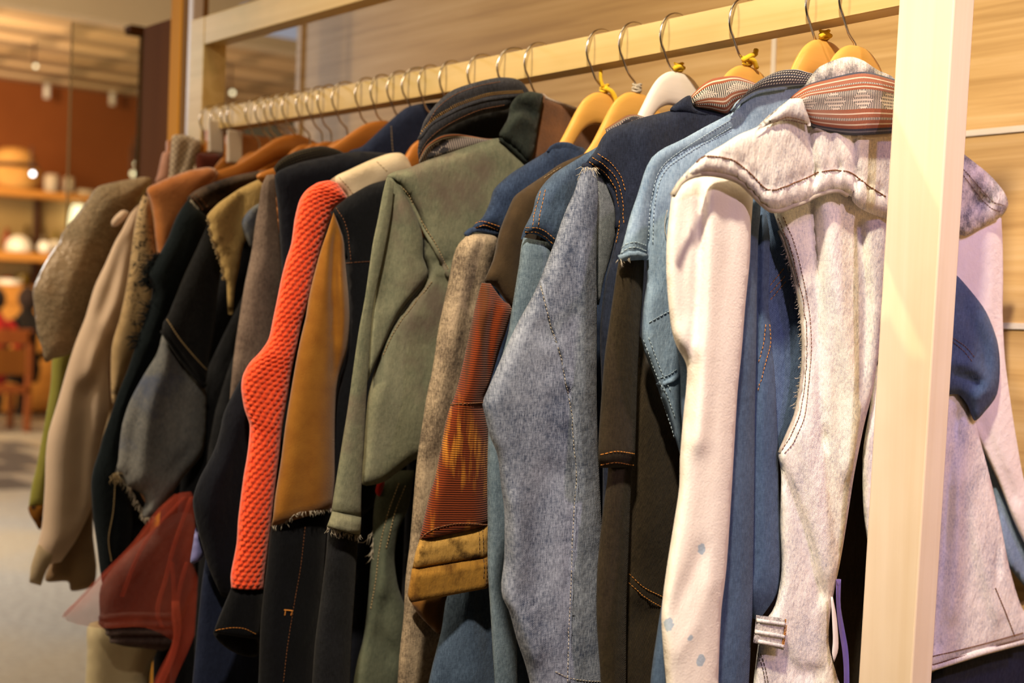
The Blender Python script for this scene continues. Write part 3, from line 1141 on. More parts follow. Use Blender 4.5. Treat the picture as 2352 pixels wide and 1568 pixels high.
for k, (px, h, r, mt, lb) in enumerate([(15, 56, 8, 'bottle_red', 'red bottle at the left of the second far shelf'), (58, 66, 9, 'bottle_brown', 'tall brown bottle left of the dark shelf upright'), (97, 66, 9, 'bottle_brown', 'tall brown bottle right of the dark shelf upright'), (127, 58, 9, 'bottle_olive', 'wide olive bottle behind the white teapot')]):
    on_shelf('glass_bottle', lb, 'bottle', px, 560, z2, lambda m, c, h=h, r=r: m.lathe([(r * U, 0), (r * U, h * 0.6 * U), (r * 0.4 * U, h * 0.75 * U), (r * 0.4 * U, h * U), (0.01, h * U)], c, 14), M[mt], 'bottles on the far shelving', dx=-0.41)
for k, (px, h, r, mt, lb) in enumerate([(52, 30, 14, 'bottle_olive', 'yellow-olive jar on the third far shelf'), (18, 20, 12, 'bottle_red', 'reddish jar on the third far shelf'), (95, 24, 10, 'bottle_olive', 'small olive jar right of the yellow-olive jar')]):
    on_shelf('glass_jar', lb, 'jar', px, 640, z3, lambda m, c, h=h, r=r: m.lathe([(r * U, 0), (r * U, h * 0.8 * U), (r * 0.7 * U, h * U), (0.01, h * U)], c, 14), M[mt], 'jars on the far shelving', dx=-0.375)


def emit(name, c, s):
    m = bpy.data.materials.new(name)
    m.use_nodes = True
    nt = m.node_tree
    nt.nodes.clear()
    o = nt.nodes.new('ShaderNodeOutputMaterial')
    e = nt.nodes.new('ShaderNodeEmission')
    e.inputs[0].default_value = srgb(c)
    e.inputs[1].default_value = s
    nt.links.new(e.outputs[0], o.inputs[0])
    return m


M['glow_warm'] = emit('warm_lamp_glow', '#fff0c0', 2.6)
M['glow_white'] = emit('white_lamp_glow', '#ffffff', 7.0)
M['glow_cove'] = emit('cool_cove_glow', '#c4c2cc', 0.5)
lp = S((178, 496), SX - 0.3)
g = thing('table_lamp', 'glowing cream table lamp under the top far shelf', 'lamp', (SX - 0.3, lp[1], z2))
MB().lathe([(20 * U, lp[2] - z2 - 24 * U), (17 * U, lp[2] - z2 + 8 * U), (12 * U, lp[2] - z2 + 26 * U), (0.01, lp[2] - z2 + 26 * U)], (SX - 0.3, lp[1], z2), 20).build('lamp_shade', M['glow_warm'], g, smooth=True)
MB().lathe([(10 * U, 0.003), (9 * U, 4 * U), (2 * U, 6 * U), (2 * U, lp[2] - z2 - 20 * U)], (SX - 0.3, lp[1], z2), 14).build('base', M['dark_metal'], g, smooth=True)


def bulb(px, py, x, r, label, mat, name='spot_lamp', cat='lamp'):
    p = at_x((px, py), x)
    g = thing(name, label, cat, tuple(p))
    MB().blob(tuple(p), r * (CAM[0] - x) / 3200, 14, 8).build('bulb', mat, g, smooth=True)
    MB().tube([(p[0] - 0.05, p[1], p[2] + 0.02), (p[0] - 0.05, p[1], p[2] + 0.28)], 0.012, 8).build('stem', M['dark_metal'], g, smooth=True)
    return g


bulb(75, 399, -13.5, 5, 'small bright white spot lamp in front of the straw hat', M['glow_white'])
bulb(534, 213, -12.0, 5, 'small glowing lamp seen between the far post and the wall', M['glow_warm'])
bulb(82, 152, -14.5, 4, 'small lit ceiling spot above the far shelving', M['glow_warm'])
bulb(312, 377, -12.6, 4, 'upper of two small lamps beside the glass screen edge', M['glow_warm'])
bulb(305, 399, -12.6, 6, 'lower of two small lamps beside the glass screen edge', M['glow_warm'])
# square down-lights hanging from the slatted ceiling
for px, py, lb in ((108, 205, 'white cylinder spotlight hanging left of the glass seam'), (258, 222, 'white cylinder spotlight hanging behind the glass screen')):
    p = at_x((px, py), -17.6)
    o = MB().lathe([(0.04, -0.12), (0.045, 0.06), (0.015, 0.06), (0.015, zc - p[2])], tuple(p), 14).build('track_spotlight', M['ceramic'], None, smooth=True, origin=tuple(p))
    tag(o, lb, 'spotlight')
# cool cove light behind the step
pc = at_x((660, 70), -7.5)
o = MB().box((-7.6, pc[1] - 0.30, pc[2] - 0.03), (-7.5, pc[1] + 0.6, pc[2] + 0.13)).build('cove_light', M['glow_cove'])
tag(o, 'cool white cove light above the soffit, left of the wood wall', 'light')

# chair and seated people far left
CX = -13.6
M['chair_wood'] = wood('reddish_chair_wood', '#6e3614', '#8a4a1e', 'Z', 0.3, 0.45, None, 20)


def Cp(p, x=CX):
    return at_x(p, x)


ch = thing('dining_chair', 'reddish wooden chair back standing on the floor at far left', 'chair', (CX, Cp((35, 900))[1], 0.0))
y0, y1 = Cp((-30, 800))[1], Cp((76, 800))[1]
za, zb2 = Cp((40, 756))[2], Cp((40, 880))[2]
MB().box((CX - 0.05, y0, Cp((40, 792))[2]), (CX, y1, za)).build('backrest', M['chair_wood'], ch, bevel=0.01)
MB().box((CX - 0.04, y0, Cp((40, 862))[2]), (CX - 0.01, y1, Cp((40, 800))[2])).build('back_panel', M['dark_wood'], ch, bevel=0.01)
MB().box((CX - 0.55, y0, 0.40), (CX, y1, 0.47)).build('seat', M['chair_wood'], ch, bevel=0.01)
for yy in (y0 + 0.03, y1 - 0.03):
    for xx in (CX - 0.52, CX - 0.03):
        MB().box((xx - 0.03, yy - 0.03, 0.0), (xx + 0.03, yy + 0.03, 0.42 if xx < CX - 0.2 else za - 0.02)).build('leg', M['chair_wood'], ch, bevel=0.006)
M['red_shirt'] = plain('red_shirt_cloth', '#8c1410', '#a01a14', 0.9, 5, kind='Object')
M['hair'] = plain('dark_hair', '#1c100a', '#2a1810', 0.7, 20, kind='Object')
M['skin'] = plain('brown_skin', '#6e3a20', '#7c4628', 0.6, 5, kind='Object')
M['dark_cloth'] = plain('black_cloth', '#141010', '#1e1814', 0.9, 5, kind='Object')


def seated(label, px, py_head, x, shirt, hr, scale=1.0):
    """a seated figure facing away: hips on a chair seat, one continuous body"""
    hp = at_x((px, py_head), x)
    z = hp[2]
    g = thing('person', label, 'person', (x, hp[1], 0.0))
    me = bpy.data.meshes.new('body')
    P = [(0, 0, 0.48, .17, .13), (0, 0, z - 0.62, .15, .11), (0, 0, z - 0.34, .19, .12), (0, 0, z - 0.22, .10, .08), (0, 0, z - 0.12, .055, .055), (0.0, 0, z, .085, .10),
         (0.02, .20, z - 0.27, .065, .065), (0.05, .26, z - 0.52, .05, .05), (-0.16, .20, z - 0.66, .04, .04), (-0.24, .18, z - 0.66, .035, .03),
         (0.02, -.20, z - 0.27, .065, .065), (0.05, -.26, z - 0.52, .05, .05), (-0.16, -.20, z - 0.66, .04, .04), (-0.24, -.18, z - 0.66, .035, .03),
         (-0.05, .11, 0.50, .09, .09), (-0.46, .13, 0.52, .07, .07), (-0.48, .13, 0.12, .05, .05), (-0.60, .13, 0.05, .04, .035),
         (-0.05, -.11, 0.50, .09, .09), (-0.46, -.13, 0.52, .07, .07), (-0.48, -.13, 0.12, .05, .05), (-0.60, -.13, 0.05, .04, .035)]
    E = [(0, 1), (1, 2), (2, 3), (3, 4), (4, 5), (3, 6), (6, 7), (7, 8), (8, 9), (3, 10), (10, 11), (11, 12), (12, 13), (0, 14), (14, 15), (15, 16), (16, 17), (0, 18), (18, 19), (19, 20), (20, 21)]
    me.from_pydata([q[:3] for q in P], E, [])
    me.materials.append(shirt)
    o = bpy.data.objects.new('body', me)
    link(o, g)
    o.location = (0, 0, 0)
    sk = o.modifiers.new('skin', 'SKIN')
    for v, q in zip(me.skin_vertices[0].data, P):
        v.radius = (q[3], q[4])
    me.skin_vertices[0].data[0].use_root = True
    s = o.modifiers.new('sub', 'SUBSURF')
    s.levels = 2
    s.render_levels = 2
    sk.use_smooth_shade = True
    MB().blob((x + 0.015, hp[1], z + 0.02), 0.125, 14, 10, (1, 0.9, 1.15), 0.1).build('hair', hr, g, smooth=True)
    return g


seated('seated person in a red top behind the reddish chair', -14, 690, -14.35, M['red_shirt'], M['hair'])
seated('seated person in black with dark hair beside the red top', 64, 690, -15.02, M['dark_cloth'], M['hair'])

# ------------------------------------------------------------------ light
wd = bpy.data.worlds.new('world')
scene.world = wd
wd.use_nodes = True
wd.node_tree.nodes['Background'].inputs[0].default_value = srgb('#f0c890')
wd.node_tree.nodes['Background'].inputs[1].default_value = 0.08


def lamp(name, typ, loc, target, energy, color, size=0.1, spot=None, blend=0.5):
    d = bpy.data.lights.new(name, typ)
    d.energy = energy
    d.color = color
    if typ == 'AREA':
        d.shape = 'DISK'
        d.size = size
    else:
        d.shadow_soft_size = size
    if spot:
        d.spot_size = math.radians(spot)
        d.spot_blend = blend
    o = bpy.data.objects.new(name, d)
    o.location = loc
    v = Vector(target) - Vector(loc)
    o.rotation_euler = v.to_track_quat('-Z', 'Y').to_euler()
    COL.objects.link(o)
    return o


lamp('key_spotlight', 'SPOT', (0.62, -1.15, 2.65), (-0.12, 0.05, 1.35), 220, (1.0, 0.83, 0.62), 0.045, 48, 0.8)
lamp('warm_light', 'SPOT', (-0.75, -1.5, 2.7), (-0.25, 0.0, 1.4), 80, (1.0, 0.76, 0.44), 0.05, 62, 1.0)
lamp('warm_light', 'SPOT', (-1.0, -1.9, 2.6), (-1.2, -0.1, 1.35), 105, (1.0, 0.80, 0.56), 0.06, 50, 1.0)  # added fill that brightens the garments at the far end
lamp('pink_spotlight', 'SPOT', (1.35, -0.50, 2.35), (0.02, 0.12, 1.25), 58, (1.0, 0.70, 0.84), 0.05, 34, 0.7)
lamp('violet_spotlight', 'SPOT', (1.0, 0.12, 2.5), (0.0, 0.32, 1.25), 34, (0.42, 0.34, 1.0), 0.08, 38, 0.8)
lamp('wall_fill', 'AREA', (-0.7, -0.35, 2.75), (-0.8, 0.42, 1.75), 5.0, (1.0, 0.76, 0.44), 0.5)  # added fill for the wood wall, no fixture modelled
lamp('room_glow', 'AREA', (-0.6, -3.0, 2.6), (-0.7, 0.0, 1.2), 13, (1.0, 0.74, 0.48), 1.5)
lamp('far_room_fill', 'AREA', (-13.5, 0.5, 0.6), (-14.0, 2.5, 5.0), 250, (1.0, 0.84, 0.62), 3.0)  # unseen upward fill added to brighten the slatted ceiling
lamp('far_room_fill', 'AREA', (-12.5, 2.0, 3.8), (-16.5, 3.6, 1.4), 310, (1.0, 0.72, 0.40), 1.5)  # unseen fill added for the far wall and shelving
lamp('far_room_fill', 'AREA', (-7.5, -1.2, 3.0), (-7.5, 1.4, 0.0), 330, (0.96, 0.95, 0.92), 1.5)  # unseen fill added to lift the floor
lamp('soffit_fill', 'AREA', (-6.5, -0.8, 2.2), (-8.2, 1.6, 3.6), 130, (1.0, 0.84, 0.62), 0.8)  # unseen fill added to brighten the bulkhead and front ceiling

# ------------------------------------------------------------------ the rack
rack = thing('clothes_rack', 'pale pine clothes rack crowded with hanging garments', 'clothes rack', (-0.7, 0.015, 0.0))


def lean_post(x0t, x1t, x0b, x1b, y0, y1, zt):
    m = MB()
    m.hexa([(x0b, y0, 0.0), (x1b, y0, 0.0), (x1b, y1, 0.0), (x0b, y1, 0.0), (x0t, y0, zt), (x1t, y0, zt), (x1t, y1, zt), (x0t, y1, zt)])
    return m


lean_post(-0.0430, 0.0121, -0.0875, -0.0355, 0.0, 0.030, 1.811).build('post', M['pine_post'], rack, bevel=0.0015)
lean_post(-1.3965, -1.3490, -1.3955, -1.3490, 0.0, 0.040, 1.811).build('post', M['pine'], rack, bevel=0.0015)
MB().box((-1.349, 0.0005, 1.766), (-0.036, 0.0295, 1.811)).build('top_beam', M['pine'], rack, bevel=0.0015)
rail = MB()
xs = np.linspace(-1.349, -0.045, 28)


def rail_top(x):
    u = (x + 0.66) / 0.69
    return 1.6572 + 0.0068 * u * u + 0.0022 * (x + 0.66)


for k in range(len(xs) - 1):
    a, b = xs[k], xs[k + 1]
    za, zb = rail_top(a), rail_top(b)
    h = 0.0325
    fs = [(0, 3, 2, 1), (4, 5, 6, 7), (0, 1, 5, 4), (2, 3, 7, 6)]
    if k == 0:
        fs.append((3, 0, 4, 7))
    if k == len(xs) - 2:
        fs.append((1, 2, 6, 5))
    rail.add([(a, 0.001, za - h), (b, 0.001, zb - h), (b, 0.029, zb - h), (a, 0.029, za - h), (a, 0.001, za), (b, 0.001, zb), (b, 0.029, zb), (a, 0.029, za)], fs)
rail.build('hanging_rail', M['pine'], rack)
for x in (-0.06, -1.372):
    MB().box((x - 0.028, -0.19, 0.0), (x + 0.028, 0.22, 0.035)).build('foot', M['pine'], rack, bevel=0.002)

# ------------------------------------------------------------------ hangers
Y0 = 0.0150


def hook_points(x, r=0.0238, zbase=1.575, twist=0.0):
    zc = rail_top(x) - 0.0163
    pts = [(x, 0.019, zbase), (x, 0.0185, zc - r * 1.95), (x, 0.016, zc - r * 1.62), (x, 0.006, zc - r * 1.28)]
    for k in range(15):
        a = math.radians(222 - k * 17)
        pts.append((x + twist * math.cos(a), Y0 + r * math.cos(a), zc + r * math.sin(a)))
    return pts


PROF_STEEP = ([0, .012, .022, .034, .046, .062, .09, .13, .165], [0, -.001, -.005, -.015, -.035, -.062, -.090, -.117, -.140])
PROF_SOFT = ([0, .02, .035, .05, .075, .10, .14, .17, .20], [0, -.004, -.010, -.020, -.038, -.055, -.070, -.080, -.093])


def hanger(label, x, wood, zneck=1.572, half=0.140, thick=0.011, tie=None, name='coat_hanger', deep=0.036, twist=0.0, group=None, profile=PROF_STEEP, yc=0.019):
    g = thing(name, label, 'hanger', (x, Y0, zneck), group)
    m = MB()
    m.tube(smooth_line(hook_points(x, zbase=zneck - 0.006, twist=twist), 3), 0.0013, 8)
    m.build('hook', M['steel'], g, smooth=True)
    # contoured arms: a flat profile in the plane across the rail, rounded, curved forward at the tips
    n = 40
    v, f = [], []
    for i in range(n + 1):
        u = -1 + 2 * i / n
        u = math.copysign(abs(u) ** 1.25, u)
        a = abs(u)
        y = u * half + yc
        z = zneck + float(np.interp(a * half, profile[0], profile[1]))
        w = deep * (1 - 0.45 * a) * (1 if a < 0.93 else max(0.25, (1 - a) / 0.07))
        cx = x + 0.002 * a * a
        z2 = z - w
        t = thick * (1 - 0.25 * a) / 2
        e = 0.004
        v += [(cx - t + e, y, z), (cx + t - e, y, z), (cx + t, y, z - e), (cx + t, y, z2 + e), (cx + t - e, y, z2), (cx - t + e, y, z2), (cx - t, y, z2 + e), (cx - t, y, z - e)]
    for i in range(n):
        for k in range(8):
            k2 = (k + 1) % 8
            f.append((i * 8 + k, i * 8 + k2, i * 8 + 8 + k2, i * 8 + 8 + k))
    f.append(tuple(range(7, -1, -1)))
    f.append(tuple(range(n * 8, n * 8 + 8)))
    o = mesh_obj('arms', v, f, wood, g, [(p[1], p[2]) for p in v], smooth=True)
    sm = o.modifiers.new('round', 'SUBSURF')
    sm.levels = sm.render_levels = 1
    if tie:
        b = MB()
        for k in range(4):
            q = []
            for j in range(10):
                a = j / 9 * 2 * math.pi
                q.append((x + 0.004 * math.cos(a + k), yc + 0.005 * math.sin(a + k), zneck + 0.001 + 0.0022 * k + 0.001 * math.sin(a * 2)))
            b.tube(q, 0.0012, 6)
        if tie == 'long':
            b.tube(smooth_line([(x + 0.004, Y0, zneck + 0.004), (x + 0.008, Y0 + 0.008, zneck), (x + 0.009, Y0 + 0.016, zneck - 0.012), (x + 0.008, Y0 + 0.019, zneck - 0.024)], 4), 0.0028, 6)
            b.tube(smooth_line([(x + 0.002, Y0, zneck + 0.005), (x + 0.002, Y0 - 0.004, zneck + 0.014), (x + 0.003, Y0 - 0.005, zneck + 0.024)], 4), [0.0022] * 8 + [0.0006], 6)
        if tie == 'knot':
            b.tube(smooth_line([(x + 0.004, Y0 - 0.008, zneck + 0.003), (x + 0.007, Y0, zneck + 0.008), (x + 0.006, Y0 + 0.008, zneck + 0.011), (x + 0.005, Y0 + 0.010, zneck + 0.016)], 4), 0.0026, 6)
            b.tube(smooth_line([(x + 0.005, Y0 - 0.004, zneck + 0.006), (x + 0.008, Y0 + 0.004, zneck + 0.004), (x + 0.006, Y0 + 0.011, zneck - 0.002)], 4), 0.0024, 6)
        if tie == 'short':
            b.tube(smooth_line([(x + 0.003, Y0 - 0.006, zneck + 0.001), (x + 0.005, Y0, zneck + 0.004), (x + 0.005, Y0 + 0.007, zneck + 0.003)], 4), 0.0022, 6)
        b.build('yarn_tie', M['thread_white'] if tie == 'pale' else M['yellow_yarn'], g, smooth=True)
    return g


HW, HD = M['hanger_wood'], M['hanger_dark']
hanger('varnished wooden hanger inside the acid-washed jacket, next to the near post', -0.104, HW, 1.607, half=0.120, tie=None)
hanger('varnished wooden hanger with a thin yellow tie, holding the light blue jacket', -0.141, HW, 1.617, tie='short')
hanger('varnished wooden hanger with a yellow yarn knot, holding the dark indigo jacket', -0.233, HW, 1.604, tie='knot')
hanger('white-painted wooden hanger on the rail', -0.3256, M['hanger_white'], 1.609, tie='short')
hanger('varnished wooden hanger beside the white-painted hanger', -0.3857, HW, 1.594, tie='pale')
hanger('varnished wooden hanger with a long loose yellow yarn tie', -0.436, HW, 1.599, tie='long')
hanger('wire hook of the hanger inside the tall zipped collar', -0.540, HW, 1.548)
ORD = ['first', 'second', 'third', 'fourth', 'fifth', 'sixth', 'seventh', 'eighth', 'ninth', 'tenth', 'eleventh', 'twelfth', 'thirteenth', 'fourteenth', 'fifteenth', 'sixteenth', 'seventeenth', 'eighteenth', 'nineteenth', 'twentieth', 'twenty-first']
HX = [-1.337, -1.300, -1.268, -1.247, -1.193, -1.158, -1.138, -1.112, -1.083, -1.047, -1.014, -0.990, -0.948, -0.895, -0.858, -0.816, -0.778, -0.750, -0.705, -0.644, -0.584]
CLIP = {0: 1, 1: 1, 3: 1}
for i, x in enumerate(HX):
    if i in CLIP:
        continue
    hanger('amber wooden hanger with wire hook, %s hook from the far post' % ORD[i], x, HD, 1.606 if i in (8, 14) else (1.588 if i < 14 else 1.575), half=0.19 if i in (8, 14) else 0.15, profile=PROF_SOFT if i in (8, 14) else PROF_STEEP, group='wire-hooked hangers along the far half of the rail', twist=rnd.uniform(-0.006, 0.006))


# clip hangers at the far end
def clip_hanger(label, x, y0, y1, z, clips, zc):
    g = thing('clip_hanger', label, 'hanger', (x, Y0, z), 'wire-hooked hangers along the far half of the rail')
    m = MB()
    m.tube(smooth_line(hook_points(x, zbase=z - 0.004), 3), 0.0013, 8)
    m.build('hook', M['steel'], g, smooth=True)
    MB().box((x - 0.006, y0, z - 0.034), (x + 0.006, y1, z)).build('bar', HD, g, bevel=0.002)
    for y in clips:
        MB().hexa([(x + 0.004, y - 0.012, zc - 0.05), (x + 0.014, y - 0.012, zc - 0.05), (x + 0.014, y + 0.012, zc - 0.05), (x + 0.004, y + 0.012, zc - 0.05), (x + 0.006, y - 0.013, zc), (x + 0.010, y - 0.013, zc), (x + 0.010, y + 0.013, zc), (x + 0.006, y + 0.013, zc)]).build('clip', M['clip_white'], g, bevel=0.002)
    return g


M['clip_white'] = plain('milky_plastic_clip', '#c9bcae', '#d6cabd', 0.35, 20, 0, 10, 0, 0.5)
c1 = at_x((533, 320), -1.247)
clip_hanger('amber clip hanger with milky plastic clip, fourth hook from the far post', -1.247, c1[1] - 0.010, 0.12, c1[2] + 0.006, [c1[1]], c1[2] + 0.013)
c2 = at_x((490, 300), -1.300)
clip_hanger('amber clip hanger with milky plastic clip, second hook from the far post', -1.300, c2[1] - 0.012, 0.14, c2[2] + 0.000, [c2[1]], c2[2] + 0.015)
c3 = at_x((384, 322), -1.337)
clip_hanger('amber clip hanger beside the far post, first hook on the rail', -1.337, c3[1], 0.12, c3[2], [c3[1] + 0.02], c3[2] + 0.004)

g = thing('checked_scarf', 'grey micro-check cloth clipped at the far end of the rack', 'cloth', (-1.337, -0.12, 1.55))
pillow('cloth', [(396, 313), (412, 309), (427, 310), (445, 317), (461, 324), (460, 346), (452, 366), (446, 386), (440, 420), (385, 425), (388, 400), (391, 354)], Plane(-1.322), M['checked'], g, T=0.012, R=0.02, s=0.006, folds=[([(430, 330), (418, 370), (405, 410)], 0.006, -0.006)])
g = thing('pink_cloth', 'dusty pink cloth hanging beside the grey checked cloth', 'cloth', (-1.345, -0.14, 1.53))
pillow('cloth', [(373, 352), (383, 348), (394, 350), (394, 420), (358, 420), (362, 400)], Plane(-1.335), M['pink_cloth'], g, T=0.010, R=0.014, s=0.006)
g = thing('felt_skirt', 'maroon felt skirt top between two milky clips', 'skirt', (-1.27, -0.04, 1.53))
pillow('waistband', [(452, 353), (480, 352), (511, 354), (512, 380), (508, 420), (447, 420), (449, 385)], Plane(-1.275), M['maroon'], g, T=0.010, R=0.012, s=0.006)
g = thing('black_trousers', 'black waistband clipped behind the milky clip at the far end', 'trousers', (-1.255, 0.0, 1.52))
pillow('waistband', [(545, 372), (562, 360), (600, 368), (660, 372), (655, 420), (540, 420)], Plane(-1.262), M['black_denim'], g, T=0.008, R=0.010, s=0.006)

# crumpled clear wrap between the far hangers
t = NT('crumpled_clear_wrap')
t.b.inputs['Base Color'].default_value = srgb('#d8d8ee')
t.b.inputs['Transmission Weight'].default_value = 0.6
t.b.inputs['Roughness'].default_value = 0.15
M['wrap'] = t.m
g = thing('plastic_wrap', 'crumpled clear plastic wrap under the rail among far hangers', 'plastic wrap', (-1.11, 0.06, 1.58))
pillow('film', [(628, 286), (650, 284), (676, 290), (682, 304), (668, 316), (652, 312), (640, 298)], Plane(-1.165), M['wrap'], g, T=0.008, R=0.012, s=0.0045, wav=(0.012, 60, 60))

# ------------------------------------------------------------------ garments on the rack
GRP = 'garments hanging on the wooden rack'


def garment(name, label, cat, x, z=1.56):
    return thing(name, label, cat, (x, 0.0145, z), GRP)


def hidden_body(parent, x, mat, y0=-0.10, y1=0.22, z0=0.74, zs=1.475, zn=1.535, T=0.009, name='body', low=None):
    """the rest of a garment behind its neighbours: a flat hanging body with sloped shoulders"""
    low = y0 if low is None else low
    out = [(0.0, zn), (0.03, zn), (y1 * 0.6, (zn + zs) / 2 + 0.005), (y1, zs), (y1 + 0.015, (zs + z0) / 2), (y1 + 0.02, z0), (0.06, z0 - 0.01), (low + 0.01, z0), (low, zs - 0.30), ((y0 + low) / 2, zs - 0.12), (y0, zs), (y0 * 0.5, (zn + zs) / 2 + 0.008)]

    class P2(Plane):
        def yz(s, p):
            return np.array(p)
    q = P2(x)
    return pillow(name, out, q, mat, parent, T=T, R=0.02, s=0.014, wav=(0.003, 12, 3))


# ===== acid-washed jacket nearest the camera
g = garment('acid_wash_jacket', 'acid-washed pale denim jacket with white sleeve and rust striped woven collar, beside the near post', 'jacket', -0.10)
PB = Plane(-0.104)
body = pillow('front_panel', [(1762, 400), (1772, 470), (1800, 560), (1824, 640), (1840, 720), (1843, 800), (1838, 880), (1825, 950), (1802, 1005), (1787, 1040), (1794, 1085), (1792, 1200), (1795, 1310), (1780, 1390), (1750, 1440), (1735, 1530), (1736, 1620), (1850, 1630), (1945, 1620), (1925, 1560), (1904, 1480), (1908, 1400), (1930, 1290), (1945, 1200), (1962, 1090), (1985, 975), (2008, 880), (2030, 700), (2040, 480), (2020, 330), (1880, 300), (1790, 330)],
              PB, M['acid'], g, T=0.012, R=0.014, s=0.006, wav=(0.004, 11, 2.4),
              folds=[([(1905, 480), (1930, 700), (1962, 900), (1960, 1060)], 0.016, 0.016), ([(1868, 480), (1880, 700), (1884, 860), (1890, 1020)], 0.006, -0.012), ([(1975, 520), (1990, 700), (1980, 900)], 0.007, -0.012), ([(1800, 1080), (1850, 1220), (1885, 1370)], 0.005, -0.010), ([(1850, 1000), (1880, 1150), (1905, 1300)], 0.014, 0.009),
                     ([(1895, 1000), (1910, 1150), (1925, 1260)], 0.005, -0.007), ([(1855, 690), (1868, 780), (1850, 860), (1845, 900)], 0.006, -0.006), ([(1800, 1500), (1830, 1540), (1880, 1545)], 0.008, -0.008)])
side = pillow('side_panel', [(2024, 820), (1996, 950), (1981, 1050), (1984, 1180), (2000, 1290), (2020, 1420), (2050, 1560), (2140, 1537), (2250, 1500), (2352, 1474), (2420, 1462), (2380, 1440), (2345, 1390), (2318, 1300), (2296, 1190), (2270, 1080), (2232, 945), (2200, 890), (2120, 820)],
              Plane(-0.118), M['acid'], g, T=0.012, R=0.014, s=0.007, wav=(0.004, 11, 2.4),
              folds=[([(2200, 960), (2180, 1150), (2160, 1350), (2150, 1480)], 0.008, -0.012), ([(2215, 980), (2225, 1100), (2250, 1250), (2290, 1400)], 0.012, 0.009), ([(2190, 1020), (2200, 1200), (2190, 1400)], 0.010, 0.010), ([(2240, 960), (2262, 1100), (2290, 1200), (2292, 1310)], 0.006, -0.007)])
back_top = pillow('back_yoke', [(2060, 240), (2150, 300), (2212, 352), (2270, 398), (2306, 440), (2316, 470), (2300, 497), (2260, 520), (2215, 542), (2180, 520), (2080, 480), (2010, 400), (2000, 300)],
                  Plane(-0.112), M['acid_dark'], g, T=0.014, R=0.022, s=0.006, wav=(0.005, 30, 22),
                  folds=[([(2212, 385), (2255, 430), (2300, 478)], 0.004, 0.004), ([(2214, 480), (2240, 470), (2270, 465)], 0.006, -0.008), ([(2230, 440), (2250, 460)], 0.007, -0.008)])
stitches(g, [back_top], [[(2212, 388), (2245, 425), (2280, 462), (2305, 472)], [(2212, 403), (2240, 440), (2272, 476), (2297, 486)]], M['thread_brown'])
bp = pillow('back_panel', [(2000, 330), (2100, 340), (2205, 420), (2212, 560), (2205, 880), (2120, 860), (2030, 880), (2012, 760), (2005, 600)], Plane(-0.126), M['acid_inside'], g, T=0.006, R=0.01, s=0.010)
# white sleeve and its blue under half
pw = Plane(-0.078, 0.02)
slv = pillow('sleeve', [(1541, 462), (1547, 444), (1562, 421), (1585, 405), (1613, 397), (1650, 396), (1690, 405), (1716, 420), (1729, 450), (1728, 480), (1725, 520), (1722, 600), (1712, 700), (1704, 800), (1694, 900), (1688, 1000), (1682, 1100), (1676, 1200), (1668, 1310), (1657, 1400), (1652, 1500), (1650, 1568), (1650, 1640), (1532, 1640), (1530, 1568), (1524, 1500), (1519, 1420), (1525, 1350), (1535, 1280), (1548, 1200), (1560, 1120), (1562, 1050), (1570, 950), (1577, 880), (1576, 835), (1552, 790), (1540, 740), (1531, 640), (1531, 560), (1538, 490)],
             pw, M['white_spotted'], g, T=0.021, R=0.022, s=0.0055, wav=(0.004, 16, 5), folds=[([(1612, 420), (1607, 560), (1603, 700), (1588, 860), (1580, 980)], 0.005, -0.008), ([(1570, 480), (1565, 600), (1568, 720)], 0.012, -0.006), ([(1640, 420), (1634, 600), (1622, 800), (1606, 1000)], 0.012, 0.008), ([(1550, 760), (1575, 790), (1600, 800)], 0.005, 0.003), ([(1610, 1260), (1575, 1340), (1545, 1400)], 0.009, -0.004), ([(1560, 1480), (1600, 1420), (1630, 1330)], 0.008, 0.003)])
slv['label'] = 'white cotton sleeve with faint blue spots'
pbl = Plane(-0.098)
pa = loft('sleeve_lining', [(1552, 560), (1549, 760), (1552, 790), (1562, 850), (1564, 940), (1572, 1060), (1560, 1200), (1540, 1300), (1520, 1385), (1509, 1453), (1496, 1543), (1488, 1640)],
          [(1748, 440), (1746, 500), (1741, 555), (1739, 660), (1737, 816), (1734, 956), (1733, 1080), (1732, 1181), (1730, 1290), (1727, 1435), (1720, 1568), (1716, 1640)], pbl, M['mid_blue'], g, T=0.020, R=0.02, M=19)
pa['label'] = 'mid blue denim half of the sleeve'
pb2 = loft('sleeve_lining', [(1722, 470), (1722, 560), (1715, 800), (1708, 1000), (1705, 1200), (1706, 1330), (1724, 1418)],
           [(1758, 480), (1768, 540), (1767, 600), (1765, 710), (1772, 748), (1772, 800), (1777, 830), (1782, 900), (1786, 1000), (1789, 1109), (1793, 1217), (1794, 1300), (1785, 1362), (1744, 1424)], Plane(-0.112), M['mid_blue'], g, T=0.022, R=0.018, M=15,
           folds=[([(1741, 480), (1738, 800), (1734, 1000), (1733, 1300)], 0.004, -0.010)])
pc = pillow('inner_panel', [(1740, 450), (1772, 480), (1805, 545), (1836, 650), (1852, 760), (1852, 860), (1840, 950), (1812, 1015), (1776, 1050), (1758, 900), (1750, 700)], Plane(-0.124), M['mid_blue_inside'], g, T=0.008, R=0.01, rot=0.2,
            folds=[([(1765, 665), (1800, 622)], 0.006, 0.003)])
stitches(g, [pc], [[(1768, 655), (1800, 615)], [(1768, 672), (1803, 632)], [(1768, 688), (1805, 644)]], M['thread_orange'])
stitches(g, [pb2], [[(1766, 745), (1768, 790), (1755, 840), (1742, 900)], [(1757, 745), (1752, 790), (1743, 835)]], M['thread_orange'])
